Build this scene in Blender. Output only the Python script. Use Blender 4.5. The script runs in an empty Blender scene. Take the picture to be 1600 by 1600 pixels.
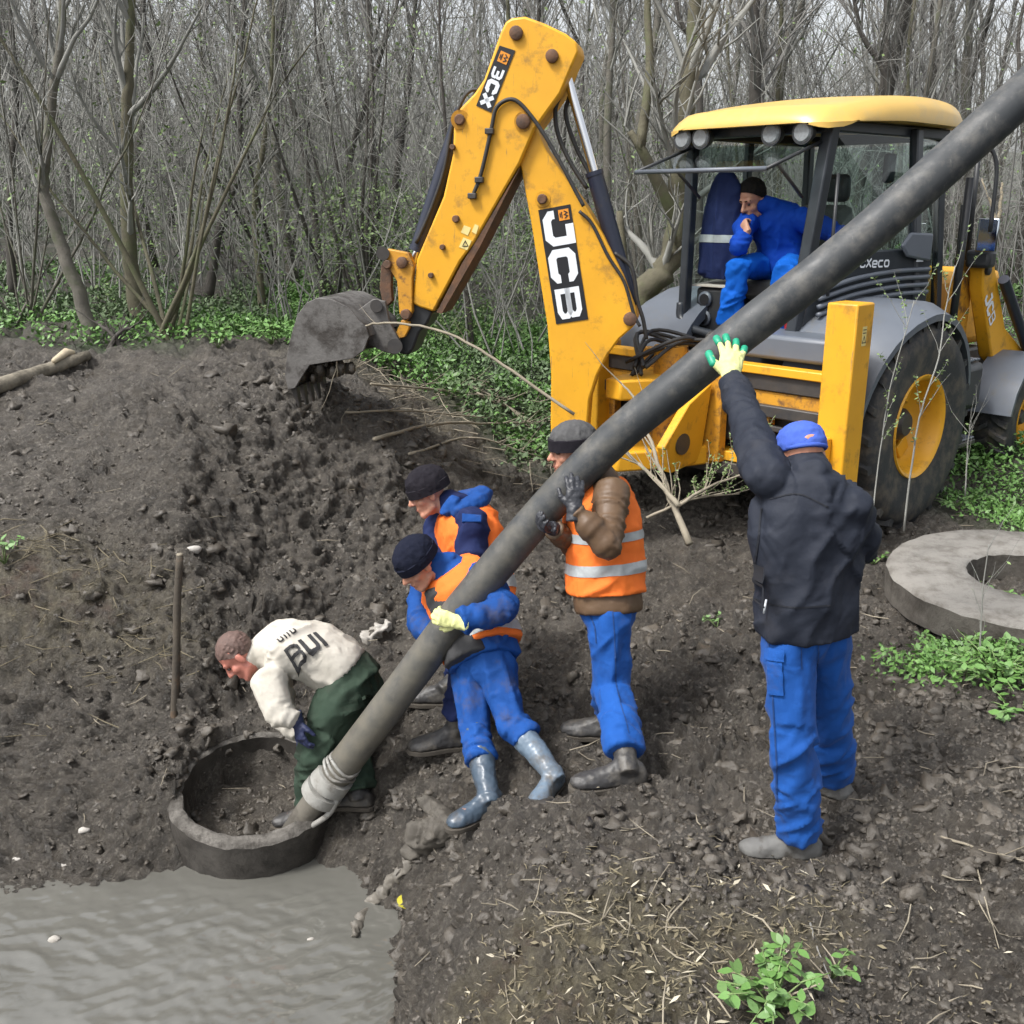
import bpy, bmesh, math, random
import numpy as np
from mathutils import Vector, Matrix
from mathutils.bvhtree import BVHTree
R = math.radians
S = bpy.context.scene
COL = S.collection
random.seed(7); RNG = np.random.default_rng(7)

# ------------------------------------------------------------------ camera, sky, sun, exposure
PITCH = R(16.7); CAMZ = 2.42
cd = bpy.data.cameras.new('camera'); cam = bpy.data.objects.new('camera', cd); COL.objects.link(cam)
cam.location = (0, 0, CAMZ); cam.rotation_euler = (R(90) - PITCH, 0, 0)
cd.sensor_width = 36; cd.lens = 36; cd.clip_start = 0.05; cd.clip_end = 1000
S.camera = cam
SUN_EL, SUN_AZ = R(55), R(238)          # high soft light through the clouds, from behind left
W = bpy.data.worlds.new('World'); S.world = W; W.use_nodes = True
nt = W.node_tree; bg = nt.nodes['Background']
sky = nt.nodes.new('ShaderNodeTexSky'); sky.sky_type = 'NISHITA'; sky.sun_disc = False
sky.sun_elevation = SUN_EL; sky.sun_rotation = SUN_AZ; sky.dust_density = 4; sky.air_density = 1.0; sky.ozone_density = 1
hs = nt.nodes.new('ShaderNodeHueSaturation'); hs.inputs['Saturation'].default_value = 0.22
nt.links.new(sky.outputs[0], hs.inputs['Color']); nt.links.new(hs.outputs[0], bg.inputs[0]); bg.inputs[1].default_value = 0.11
sd = bpy.data.lights.new('sun', 'SUN'); sun = bpy.data.objects.new('sun', sd); COL.objects.link(sun)
sd.energy = 1.5; sd.angle = R(11); sd.color = (1, 0.97, 0.93)
sun.rotation_euler = Vector((math.sin(SUN_AZ) * math.cos(SUN_EL), math.cos(SUN_AZ) * math.cos(SUN_EL), math.sin(SUN_EL))).to_track_quat('Z', 'Y').to_euler()
S.view_settings.view_transform = 'Standard'; S.view_settings.look = 'None'
S.view_settings.exposure = 1.28; S.view_settings.gamma = 1; S.view_settings.use_curve_mapping = False
S.cycles.max_bounces = 5; S.cycles.diffuse_bounces = 2; S.cycles.glossy_bounces = 2; S.cycles.transparent_max_bounces = 12
S.cycles.use_denoising = True

# ------------------------------------------------------------------ helpers: rays of the picture -> places in the world
CF = Vector((0, math.cos(PITCH), -math.sin(PITCH))); CU = Vector((0, math.sin(PITCH), math.cos(PITCH))); CC = Vector((0, 0, CAMZ))
def ray(px, py): return CF + Vector((1, 0, 0)) * ((px - 800) / 1600) - CU * ((py - 800) / 1600)
def pix(px, py, d): return CC + ray(px, py) * d
def pixD(px, py, D):
    r = ray(px, py); return CC + r * (D / r.y)
def pixz(px, py, z):
    r = ray(px, py); return CC + r * ((z - CAMZ) / r.z)
def pixp(px, py, P0, n):
    r = ray(px, py); return CC + r * ((P0 - CC).dot(n) / r.dot(n))
V3 = Vector

# ------------------------------------------------------------------ numpy noise
def _h(ix, iy, iz, seed):
    h = (ix.astype(np.uint32) * np.uint32(374761393) + iy.astype(np.uint32) * np.uint32(668265263)
         + iz.astype(np.uint32) * np.uint32(2147483647) + np.uint32((seed * 1274126177) & 0xffffffff))
    h = (h ^ (h >> np.uint32(13))) * np.uint32(1274126177)
    h = (h ^ (h >> np.uint32(16))) * np.uint32(2246822519)
    return (h ^ (h >> np.uint32(15))).astype(np.float64) / 4294967295.0
def noise3(p, seed=0):
    p = np.asarray(p, float); i = np.floor(p).astype(np.int64); f = p - i; f = f * f * f * (f * (f * 6 - 15) + 10)
    o = 0
    for dx in (0, 1):
        wx = f[:, 0] if dx else 1 - f[:, 0]
        for dy in (0, 1):
            wy = f[:, 1] if dy else 1 - f[:, 1]
            for dz in (0, 1):
                wz = f[:, 2] if dz else 1 - f[:, 2]
                o = o + wx * wy * wz * _h(i[:, 0] + dx, i[:, 1] + dy, i[:, 2] + dz, seed)
    return o * 2 - 1
def noise2(x, y, seed=0): return noise3(np.stack([x, y, np.full_like(x, 0.37)], 1), seed)
def worley2(x, y, seed=0):
    ix = np.floor(x).astype(np.int64); iy = np.floor(y).astype(np.int64); d1 = np.full(x.shape, 9.0)
    for dx in (-1, 0, 1):
        for dy in (-1, 0, 1):
            cx = ix + dx; cy = iy + dy; z = np.zeros_like(cx)
            px = cx + _h(cx, cy, z, seed); py = cy + _h(cx, cy, z + 1, seed)
            d1 = np.minimum(d1, (px - x) ** 2 + (py - y) ** 2)
    return np.sqrt(d1)
def sstep(a, b, x):
    t = np.clip((x - a) / (b - a), 0, 1); return t * t * (3 - 2 * t)

# ------------------------------------------------------------------ materials
MATS = {}
def mat(name, col, rough=0.6, col2=None, scale=8.0, bump=0.0, bscale=40.0, metal=0.0, spec=0.5, dirt=None, dscale=5.0, dlo=0.5, dhi=0.7, detail=4, sheen=0.0, coat=0.0, rough2=None, fold=0.0, scratch=None):
    if name in MATS: return MATS[name]
    m = bpy.data.materials.new(name); m.use_nodes = True; n = m.node_tree; b = n.nodes['Principled BSDF']
    b.inputs['Roughness'].default_value = rough; b.inputs['Metallic'].default_value = metal
    b.inputs['Specular IOR Level'].default_value = spec
    if sheen: b.inputs['Sheen Weight'].default_value = sheen
    if coat: b.inputs['Coat Weight'].default_value = coat; b.inputs['Coat Roughness'].default_value = .25
    tc = n.nodes.new('ShaderNodeTexCoord')
    def nz(sc, det=detail, ro=.6):
        t = n.nodes.new('ShaderNodeTexNoise'); t.inputs['Scale'].default_value = sc; t.inputs['Detail'].default_value = det
        t.inputs['Roughness'].default_value = ro; n.links.new(tc.outputs['Object'], t.inputs['Vector']); return t
    def ramp(src, lo, hi):
        r = n.nodes.new('ShaderNodeMapRange'); r.inputs[1].default_value = lo; r.inputs[2].default_value = hi
        n.links.new(src, r.inputs[0]); return r.outputs[0]
    def mix(f, A, B):
        x = n.nodes.new('ShaderNodeMix'); x.data_type = 'RGBA'; n.links.new(f, x.inputs[0])
        for s, v in ((6, A), (7, B)):
            if isinstance(v, tuple): x.inputs[s].default_value = (*v, 1)
            else: n.links.new(v, x.inputs[s])
        return x.outputs[2]
    out = None
    if col2 is not None: out = mix(ramp(nz(scale).outputs[0], .3, .7), col, col2)
    if dirt is not None:
        out = mix(ramp(nz(dscale, 8, .7).outputs[0], dlo, dhi), out if out is not None else col, dirt)
    if scratch is not None:
        mp = n.nodes.new('ShaderNodeMapping'); mp.inputs['Scale'].default_value = (26, 26, 2.2); mp.inputs['Rotation'].default_value = (.5, .4, .2); n.links.new(tc.outputs['Object'], mp.inputs[0]); q = nz(1.6, 5, .7); n.links.new(mp.outputs[0], q.inputs['Vector'])
        out = mix(ramp(q.outputs[0], .64, .72), out if out is not None else col, scratch)
    if out is not None: n.links.new(out, b.inputs['Base Color'])
    else: b.inputs['Base Color'].default_value = (*col, 1)
    if rough2 is not None:
        r = n.nodes.new('ShaderNodeMapRange'); r.inputs[1].default_value = .3; r.inputs[2].default_value = .7
        r.inputs[3].default_value = rough; r.inputs[4].default_value = rough2
        n.links.new(nz(scale * 1.7).outputs[0], r.inputs[0]); n.links.new(r.outputs[0], b.inputs['Roughness'])
    if bump:
        bp = n.nodes.new('ShaderNodeBump'); bp.inputs['Strength'].default_value = bump; bp.inputs['Distance'].default_value = .01
        n.links.new(nz(bscale, 6, .65).outputs[0], bp.inputs['Height']); n.links.new(bp.outputs[0], b.inputs['Normal'])
    if fold:
        t = n.nodes.new('ShaderNodeTexNoise'); t.noise_type = 'RIDGED_MULTIFRACTAL'; t.inputs['Scale'].default_value = 9; t.inputs['Detail'].default_value = 3; t.inputs['Distortion'].default_value = 1.2
        n.links.new(tc.outputs['Object'], t.inputs['Vector']); fb = n.nodes.new('ShaderNodeBump'); fb.inputs['Strength'].default_value = fold; fb.inputs['Distance'].default_value = .012
        n.links.new(t.outputs[0], fb.inputs['Height'])
        if b.inputs['Normal'].links: n.links.new(b.inputs['Normal'].links[0].from_socket, fb.inputs['Normal'])
        n.links.new(fb.outputs[0], b.inputs['Normal'])
    MATS[name] = m; return m
def glass_mat(name, tint, alpha):
    m = bpy.data.materials.new(name); m.use_nodes = True; n = m.node_tree; n.nodes.clear()
    o = n.nodes.new('ShaderNodeOutputMaterial'); t = n.nodes.new('ShaderNodeBsdfTransparent'); g = n.nodes.new('ShaderNodeBsdfGlossy')
    t.inputs[0].default_value = (*tint, 1); g.inputs['Roughness'].default_value = .03
    f = n.nodes.new('ShaderNodeLayerWeight'); f.inputs[0].default_value = .5
    p = n.nodes.new('ShaderNodeMath'); p.operation = 'POWER'; p.inputs[1].default_value = 3.5; n.links.new(f.outputs['Facing'], p.inputs[0])
    a = n.nodes.new('ShaderNodeMath'); a.operation = 'MULTIPLY_ADD'; a.inputs[1].default_value = .55; a.inputs[2].default_value = alpha; a.use_clamp = True
    x = n.nodes.new('ShaderNodeMixShader'); n.links.new(p.outputs[0], a.inputs[0]); n.links.new(a.outputs[0], x.inputs[0])
    n.links.new(t.outputs[0], x.inputs[1]); n.links.new(g.outputs[0], x.inputs[2]); n.links.new(x.outputs[0], o.inputs[0]); return m

MUD = (.045, .036, .029)
YEL = mat('yellow_paint', (.75, .375, .018), .42, (.66, .325, .016), 3, dirt=(.20, .11, .035), dscale=7, dlo=.54, dhi=.78, bump=.08, bscale=18, scratch=(.30, .17, .06), rough2=.55)
YELW = mat('yellow_paint_worn', (.60, .29, .02), .5, (.48, .22, .02), 5, dirt=(.10, .05, .03), dscale=12, dlo=.5, dhi=.66, bump=.15, bscale=30)
RUST = mat('rusty_steel', (.16, .075, .035), .75, (.06, .04, .03), 14, bump=.4, bscale=60)
DARKM = mat('dark_steel', (.028, .028, .03), .5, (.06, .052, .045), 9, dirt=MUD, dscale=7, dlo=.5, dhi=.68, bump=.15)
BLACK = mat('black_plastic', (.02, .022, .025), .45, (.03, .032, .035), 10, bump=.05)
BLACKR = mat('black_rubber', (.017, .017, .018), .6, (.03, .028, .026), 15, bump=.2)
TYRE = mat('muddy_tyre', (.022, .024, .027), .75, (.04, .04, .04), 6, dirt=(.10, .085, .065), dscale=6, dlo=.46, dhi=.66, bump=.3, bscale=30)
GREYP = mat('grey_fender_plastic', (.10, .115, .14), .42, (.12, .135, .16), 4, dirt=(.13, .12, .10), dscale=5, dlo=.55, dhi=.8)
CABM = mat('cab_frame_charcoal', (.022, .027, .034), .4, (.034, .04, .048), 8)
CHROME = mat('chrome_rod', (.75, .76, .78), .18, metal=1.0)
NAVYCYL = mat('navy_cylinder', (.012, .016, .034), .4, (.02, .024, .04), 8, dirt=MUD, dscale=8, dlo=.58, dhi=.75)
WHITEP = mat('white_lettering', (.72, .76, .80), .5)
DECAL = mat('decal_black', (.014, .015, .018), .4)
ORANGEL = mat('orange_logo', (.70, .26, .02), .5)
STICK = mat('sticker_cream', (.72, .60, .24), .5)
STEELB = mat('muddy_bucket_steel', (.125, .119, .113), .45, (.075, .07, .065), 7, dirt=(.032, .027, .023), dscale=7, dlo=.47, dhi=.62, bump=.5, bscale=35, rough2=.75)
REDP = mat('red_plastic', (.45, .02, .025), .5)
LENS = mat('lamp_lens', (.22, .24, .25), .12, (.15, .16, .17), 60, spec=.8)
GLASS = glass_mat('cab_glass', (.86, .92, .91), .03)
SEATM = mat('seat_vinyl', (.085, .085, .08), .65, (.11, .11, .10), 12, bump=.1)
PAPER = mat('paper', (.45, .41, .36), .8)
CONC = mat('rough_concrete', (.26, .245, .225), .9, (.17, .16, .145), 9, dirt=(.05, .042, .034), dscale=6, dlo=.5, dhi=.72, bump=.8, bscale=45)
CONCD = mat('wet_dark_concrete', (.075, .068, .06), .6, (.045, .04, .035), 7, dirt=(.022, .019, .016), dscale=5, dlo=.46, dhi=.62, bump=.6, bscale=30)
HOSE = mat('hose_rubber', (.030, .034, .038), .45, (.045, .049, .052), 5, dirt=(.12, .115, .105), dscale=9, dlo=.47, dhi=.75, scratch=(.12, .12, .115), bump=.15, bscale=60, rough2=.7)
HOSEM = mat('hose_muddy', (.145, .132, .108), .75, (.10, .092, .078), 7, dirt=(.055, .047, .038), dscale=8, dlo=.5, dhi=.7, bump=.35, bscale=50)
CLAMP = mat('clamp_grey', (.33, .33, .31), .55, (.22, .21, .19), 12, dirt=(.09, .075, .06), dscale=9, dlo=.5, dhi=.7, bump=.2)
SKIN = mat('skin', (.50, .25, .165), .5, (.43, .195, .13), 22, bump=.05)
SKINR = mat('skin_flushed', (.50, .20, .15), .5, (.42, .15, .11), 22, bump=.05)
HAIR = mat('dark_hair', (.010, .008, .008), .85, (.016, .013, .012), 60, bump=.3, bscale=160, spec=.15)
HAIRB = mat('cropped_brown_hair', (.10, .065, .055), .7, (.14, .085, .07), 50, bump=.4, bscale=200)
BLUE = mat('blue_cotton', (.010, .080, .33), .8, (.008, .060, .25), 4, dirt=(.05, .06, .11), dscale=5, dlo=.58, dhi=.85, bump=.18, bscale=120, sheen=.05, spec=.2, fold=.85)
BLUED = mat('worn_blue_cotton', (.012, .072, .29), .8, (.009, .052, .21), 4, dirt=(.07, .065, .075), dscale=6, dlo=.52, dhi=.78, bump=.2, bscale=120, spec=.2, fold=.85)
BLUEDRV = mat('royal_blue_workwear', (.004, .055, .40), .8, (.003, .04, .30), 5, bump=.15, bscale=120, spec=.2, fold=0.5)
BLUELIGHT = mat('light_blue_workwear', (.004, .11, .52), .8, (.003, .09, .46), 5, bump=.15, bscale=120, spec=.2, fold=0.5)
NAVY = mat('navy_softshell', (.013, .017, .028), .72, (.018, .022, .034), 6, bump=.15, bscale=90, spec=.3, dirt=(.03, .03, .035), dscale=3, dlo=.55, dhi=.85, fold=.85)
NAVYF = mat('navy_fleece', (.009, .011, .022), .95, (.014, .016, .028), 30, bump=.3, bscale=200, spec=.1)
NAVYW = mat('navy_workwear', (.010, .017, .065), .8, (.013, .022, .08), 6, bump=.2, bscale=100, spec=.2, fold=0.5)
ORANGE = mat('orange_mesh_vest', (.88, .20, .035), .75, (.80, .165, .03), 6, dirt=(.5, .16, .06), dscale=5, dlo=.6, dhi=.85, bump=.2, bscale=160, spec=.2, fold=0.4)
REFL = mat('reflective_band', (.42, .45, .46), .4, (.33, .35, .36), 20, bump=.15, bscale=60)
BROWN = mat('brown_quilted_nylon', (.125, .078, .045), .5, (.10, .06, .034), 5, bump=.12, bscale=40, spec=.4, fold=0.35)
WHITEC = mat('white_sweatshirt', (.56, .53, .47), .9, (.48, .45, .39), 4, dirt=(.36, .32, .26), dscale=3, dlo=.55, dhi=.85, bump=.2, bscale=150, spec=.2, fold=.85)
GREENT = mat('green_cargo_cotton', (.030, .052, .036), .85, (.04, .062, .044), 6, bump=.2, bscale=130, dirt=(.03, .03, .024), dscale=4, dlo=.5, dhi=.75, spec=.2, fold=.85)
GREYKN = mat('grey_knit', (.075, .075, .078), .95, (.10, .10, .10), 40, bump=.4, bscale=220, spec=.1)
BLACKKN = mat('black_knit', (.014, .013, .017), .95, (.022, .02, .025), 40, bump=.4, bscale=220, spec=.1)
CAPB = mat('blue_cap_cotton', (.06, .115, .46), .85, (.05, .10, .40), 10, bump=.15, bscale=150, spec=.2)
GLOVEY = mat('pale_yellow_glove', (.66, .68, .30), .85, (.58, .60, .27), 14, bump=.3, bscale=200, spec=.2)
GLOVEG = mat('green_latex', (.01, .26, .14), .45, (.02, .33, .2), 30, bump=.1)
GLOVEB = mat('black_glove', (.022, .024, .03), .42, (.035, .037, .045), 12, bump=.25, bscale=80)
GLOVEN = mat('navy_glove', (.012, .018, .06), .6, bump=.2)
WELLY = mat('blue_grey_wellington', (.11, .155, .205), .35, (.15, .20, .26), 6, dirt=(.10, .085, .065), dscale=6, dlo=.48, dhi=.66)
WELLYD = mat('dark_wellington', (.05, .075, .105), .35, (.075, .10, .135), 6, dirt=(.055, .046, .036), dscale=6, dlo=.46, dhi=.64)  # darker copy of the other boot's colours
BOOT = mat('scuffed_black_boot', (.03, .03, .032), .5, (.045, .043, .042), 9, dirt=(.11, .10, .085), dscale=6, dlo=.46, dhi=.62, bump=.2)
BOOTM = mat('dusty_shoe', (.13, .13, .125), .7, (.09, .088, .083), 9, dirt=(.045, .038, .03), dscale=8, dlo=.5, dhi=.65, bump=.25)
SOLE = mat('muddy_sole', (.075, .065, .052), .9, (.05, .043, .035), 12, bump=.3)
VESTB = mat('black_padded_vest', (.03, .03, .032), .75, (.04, .04, .042), 6, bump=.2)
BARK = [mat('bark_grey', (.155, .145, .12), .9, (.09, .082, .07), 12, dirt=(.10, .12, .06), dscale=3, dlo=.5, dhi=.7, bump=.7, bscale=40),
        mat('bark_dark', (.05, .045, .04), .9, (.08, .073, .063), 12, bump=.7, bscale=40),
        mat('bark_olive', (.125, .115, .075), .9, (.08, .072, .05), 9, dirt=(.09, .11, .045), dscale=3, dlo=.48, dhi=.7, bump=.7, bscale=40)]
TWIG = mat('twig_grey', (.30, .30, .275), .9, (.16, .16, .148), 1.3)
TWIGD = mat('twig_brown', (.13, .125, .118), .9, (.23, .225, .21), .9)
STICKW = mat('dry_stick', (.30, .265, .20), .85, (.19, .165, .125), 7, bump=.3)
LOGW = mat('peeled_log', (.27, .24, .185), .85, (.17, .15, .115), 6, dirt=(.08, .07, .052), dscale=5, dlo=.44, dhi=.62, bump=.9, bscale=22)
LOGE = mat('cut_wood', (.55, .47, .33), .85, (.42, .35, .25), 20)
LEAF = [mat('leaf_green', (.085, .165, .045), .55, (.11, .20, .055), 6), mat('leaf_fresh', (.13, .26, .06), .5, (.10, .21, .055), 9),
        mat('leaf_dull', (.12, .18, .08), .6, (.075, .12, .055), 2), mat('leaf_bud', (.19, .27, .10), .6, (.13, .20, .07), 2)]
CLOD = mat('soil_clod', (.044, .038, .031), .45, (.115, .101, .083), 3.5, bump=.6, bscale=70, rough2=.5)
STRAW = mat('straw_chip', (.22, .19, .12), .85, (.12, .10, .065), 3)
PALE = mat('pale_husk', (.52, .48, .38), .8, (.40, .36, .27), 5)
STONE = mat('pale_stone', (.46, .44, .41), .85, (.33, .31, .28), 14, bump=.4, bscale=60)
RAG = mat('muddy_cloth', (.065, .058, .048), .75, (.10, .09, .075), 6, bump=.5, bscale=50)
RAGW = mat('soiled_white_cloth', (.42, .40, .37), .85, (.25, .23, .2), 12, bump=.4)
YLEAF = mat('yellow_leaf', (.55, .48, .05), .6, (.45, .42, .04), 20)

# ------------------------------------------------------------------ object helpers
ORG = {}
def link(o, parent=None, org=None):
    COL.objects.link(o)
    if parent is not None: o.parent = parent; ORG[o.name] = ORG[parent.name]
    else: ORG[o.name] = V3(org or (0, 0, 0)); o.location = ORG[o.name]
    return o
def tag(o, label=None, cat=None, group=None, kind=None):
    if label: o['label'] = label
    if cat: o['category'] = cat
    if group: o['group'] = group
    if kind: o['kind'] = kind
    return o
def thing(name, label, cat, loc, group=None):
    return tag(link(bpy.data.objects.new(name, None), None, loc), label, cat, group)
def mesh_np(name, V, F):
    V = np.asarray(V, np.float32); F = np.asarray(F, np.int32); me = bpy.data.meshes.new(name)
    me.vertices.add(len(V)); me.vertices.foreach_set('co', V.ravel())
    k = F.shape[1]; me.loops.add(F.size); me.loops.foreach_set('vertex_index', F.ravel())
    me.polygons.add(len(F)); me.polygons.foreach_set('loop_start', np.arange(0, F.size, k, dtype=np.int32))
    try: me.polygons.foreach_set('loop_total', np.full(len(F), k, np.int32))
    except Exception: pass
    me.update(calc_edges=True); return me
def obj_np(name, V, F, m, parent=None, org=None, smooth=True):
    o0 = ORG[parent.name] if parent is not None else V3(org or (0, 0, 0))
    me = mesh_np(name, np.asarray(V) - np.array(o0), F); me.materials.append(m)
    if smooth: me.polygons.foreach_set('use_smooth', np.ones(len(me.polygons), bool))
    return link(bpy.data.objects.new(name, me), parent, org)

class MB:
    def __init__(s): s.v = []; s.f = []
    def add(s, vs, fs):
        k = len(s.v); s.v += [V3(v) for v in vs]; s.f += [tuple(i + k for i in f) for f in fs]; return s
    def box(s, c, ex, ey, ez):              # centre and three half-axis vectors
        c = V3(c); ex = V3(ex); ey = V3(ey); ez = V3(ez)
        vs = [c + ex * i + ey * j + ez * k for k in (-1, 1) for j in (-1, 1) for i in (-1, 1)]
        return s.add(vs, [(0, 2, 3, 1), (4, 5, 7, 6), (0, 1, 5, 4), (2, 6, 7, 3), (0, 4, 6, 2), (1, 3, 7, 5)])
    def abox(s, lo, hi):
        lo = V3(lo); hi = V3(hi); c = (lo + hi) / 2; h = (hi - lo) / 2
        return s.box(c, (h.x, 0, 0), (0, h.y, 0), (0, 0, h.z))
    def loft(s, rings, cap=True):           # rings of equal length
        k = len(s.v); n = len(rings[0]); vs = [p for r in rings for p in r]; fs = []
        for i in range(len(rings) - 1):
            for j in range(n):
                a = i * n + j; b = i * n + (j + 1) % n; fs.append((a, b, b + n, a + n))
        if cap: fs.append(tuple(range(n - 1, -1, -1))); fs.append(tuple(range((len(rings) - 1) * n, len(rings) * n)))
        return s.add(vs, fs)
    def tube(s, pts, rad, n=8, cap=True, flat=None):
        pts = [V3(p) for p in pts]
        if not hasattr(rad, '__len__'): rad = [rad] * len(pts)
        rings = []; up = None
        for i, p in enumerate(pts):
            t = (pts[min(i + 1, len(pts) - 1)] - pts[max(i - 1, 0)]); t = t.normalized() if t.length > 1e-9 else V3((0, 0, 1))
            if up is None: up = t.orthogonal().normalized()
            else: up = (up - t * up.dot(t)); up = up.normalized() if up.length > 1e-6 else t.orthogonal().normalized()
            sd_ = t.cross(up)
            rings.append([p + (up * math.cos(2 * math.pi * j / n) + sd_ * math.sin(2 * math.pi * j / n)) * rad[i] for j in range(n)])
        return s.loft(rings, cap)
    def caps(s, p0, p1, r0, r1, n=12):      # tapered capsule
        p0 = V3(p0); p1 = V3(p1); d = p1 - p0; L = d.length
        if L < 1e-6: d = V3((0, 0, 1e-4)); L = 1e-4
        t = d / L; pts = []; rad = []
        for a in (-80, -50, -20): pts.append(p0 + t * r0 * math.sin(R(a))); rad.append(r0 * math.cos(R(a)))
        for a in (20, 50, 80): pts.append(p1 + t * r1 * math.sin(R(a))); rad.append(r1 * math.cos(R(a)))
        return s.tube(pts, rad, n)
    def chain(s, pts, rads, n=12):
        for i in range(len(pts) - 1): s.caps(pts[i], pts[i + 1], rads[i], rads[i + 1], n)
        return s
    def ell(s, c, ax, ay, az, n=14, m=10):
        c = V3(c); ax = V3(ax); ay = V3(ay); az = V3(az); rings = []
        for i in range(m):
            a = -math.pi / 2 + math.pi * (i + .5) / m
            rings.append([c + az * math.sin(a) + (ax * math.cos(2 * math.pi * j / n) + ay * math.sin(2 * math.pi * j / n)) * math.cos(a) for j in range(n)])
        return s.loft(rings)
    def prism(s, poly, ext):
        poly = [V3(p) for p in poly]; ext = V3(ext); n = len(poly)
        vs = poly + [p + ext for p in poly]
        fs = [tuple(range(n)), tuple(range(2 * n - 1, n - 1, -1))] + [(i, i + n, (i + 1) % n + n, (i + 1) % n) for i in range(n)]
        return s.add(vs, fs)
    def build(s, name, m, parent=None, org=None, smooth=False, bevel=0, seg=2, fix=True, auto=None):
        o0 = ORG[parent.name] if parent is not None else V3(org or (0, 0, 0))
        me = bpy.data.meshes.new(name); me.from_pydata([tuple(v - o0) for v in s.v], [], s.f); me.materials.append(m)
        if fix:
            bm = bmesh.new(); bm.from_mesh(me); bmesh.ops.recalc_face_normals(bm, faces=bm.faces); bm.to_mesh(me); bm.free()
        o = link(bpy.data.objects.new(name, me), parent, org)
        if smooth: me.polygons.foreach_set('use_smooth', np.ones(len(me.polygons), bool))
        if auto: me.set_sharp_from_angle(angle=R(auto))
        if bevel:
            b = o.modifiers.new('bevel', 'BEVEL'); b.width = bevel; b.segments = seg; b.limit_method = 'ANGLE'; b.angle_limit = R(35)
            me.polygons.foreach_set('use_smooth', np.ones(len(me.polygons), bool)); me.set_sharp_from_angle(angle=R(35))
        return o
def bez(pts, n=8):                          # Catmull-Rom through points
    pts = [V3(p) for p in pts]; P = [pts[0] * 2 - pts[1]] + pts + [pts[-1] * 2 - pts[-2]]; out = []
    for i in range(1, len(P) - 2):
        a, b, c, d = P[i - 1:i + 3]
        for k in range(n):
            t = k / n; out.append(((b * 2) + (c - a) * t + (a * 2 - b * 5 + c * 4 - d) * t * t + (b * 3 - a - c * 3 + d) * t ** 3) / 2)
    return out + [pts[-1]]
def lerp(a, b, t): return a + (b - a) * t
def interp(xs, n):                          # list of scalars resampled
    return [float(np.interp(t, np.linspace(0, 1, len(xs)), xs)) for t in np.linspace(0, 1, n)]
def remeshed(mb, voxel, smooth_it=4, fac=.5, dec=0):
    me = bpy.data.meshes.new('tmp'); me.from_pydata([tuple(v) for v in mb.v], [], mb.f)
    bm = bmesh.new(); bm.from_mesh(me); bmesh.ops.recalc_face_normals(bm, faces=bm.faces); bm.to_mesh(me); bm.free()
    o = bpy.data.objects.new('tmp', me); COL.objects.link(o)
    r = o.modifiers.new('r', 'REMESH'); r.mode = 'VOXEL'; r.voxel_size = voxel
    if smooth_it: q = o.modifiers.new('s', 'SMOOTH'); q.iterations = smooth_it; q.factor = fac
    if dec: q = o.modifiers.new('d', 'DECIMATE'); q.ratio = dec
    dg = bpy.context.evaluated_depsgraph_get(); dg.update()
    out = bpy.data.meshes.new_from_object(o.evaluated_get(dg))
    bpy.data.objects.remove(o); bpy.data.meshes.remove(me); return out
def tubes_np(P, rad, n=3):                  # P [K,S,3], rad [K,S] -> V, F
    P = np.asarray(P, float); K, Sg, _ = P.shape
    t = np.gradient(P, axis=1); t /= np.linalg.norm(t, axis=2, keepdims=True) + 1e-9
    ref = np.where(np.abs(t[..., 2:3]) > .8, np.array([1., 0, 0]), np.array([0, 0, 1.]))
    a = np.cross(t, ref); a /= np.linalg.norm(a, axis=2, keepdims=True) + 1e-9; b = np.cross(t, a)
    ang = np.arange(n) * 2 * np.pi / n
    V = P[:, :, None, :] + rad[:, :, None, None] * (np.cos(ang)[None, None, :, None] * a[:, :, None, :] + np.sin(ang)[None, None, :, None] * b[:, :, None, :])
    idx = np.arange(K * Sg * n).reshape(K, Sg, n); A = idx[:, :-1]; B = np.roll(A, -1, 2); C = idx[:, 1:]; D = np.roll(C, -1, 2)
    return V.reshape(-1, 3), np.stack([A, B, D, C], -1).reshape(-1, 4)

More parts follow.
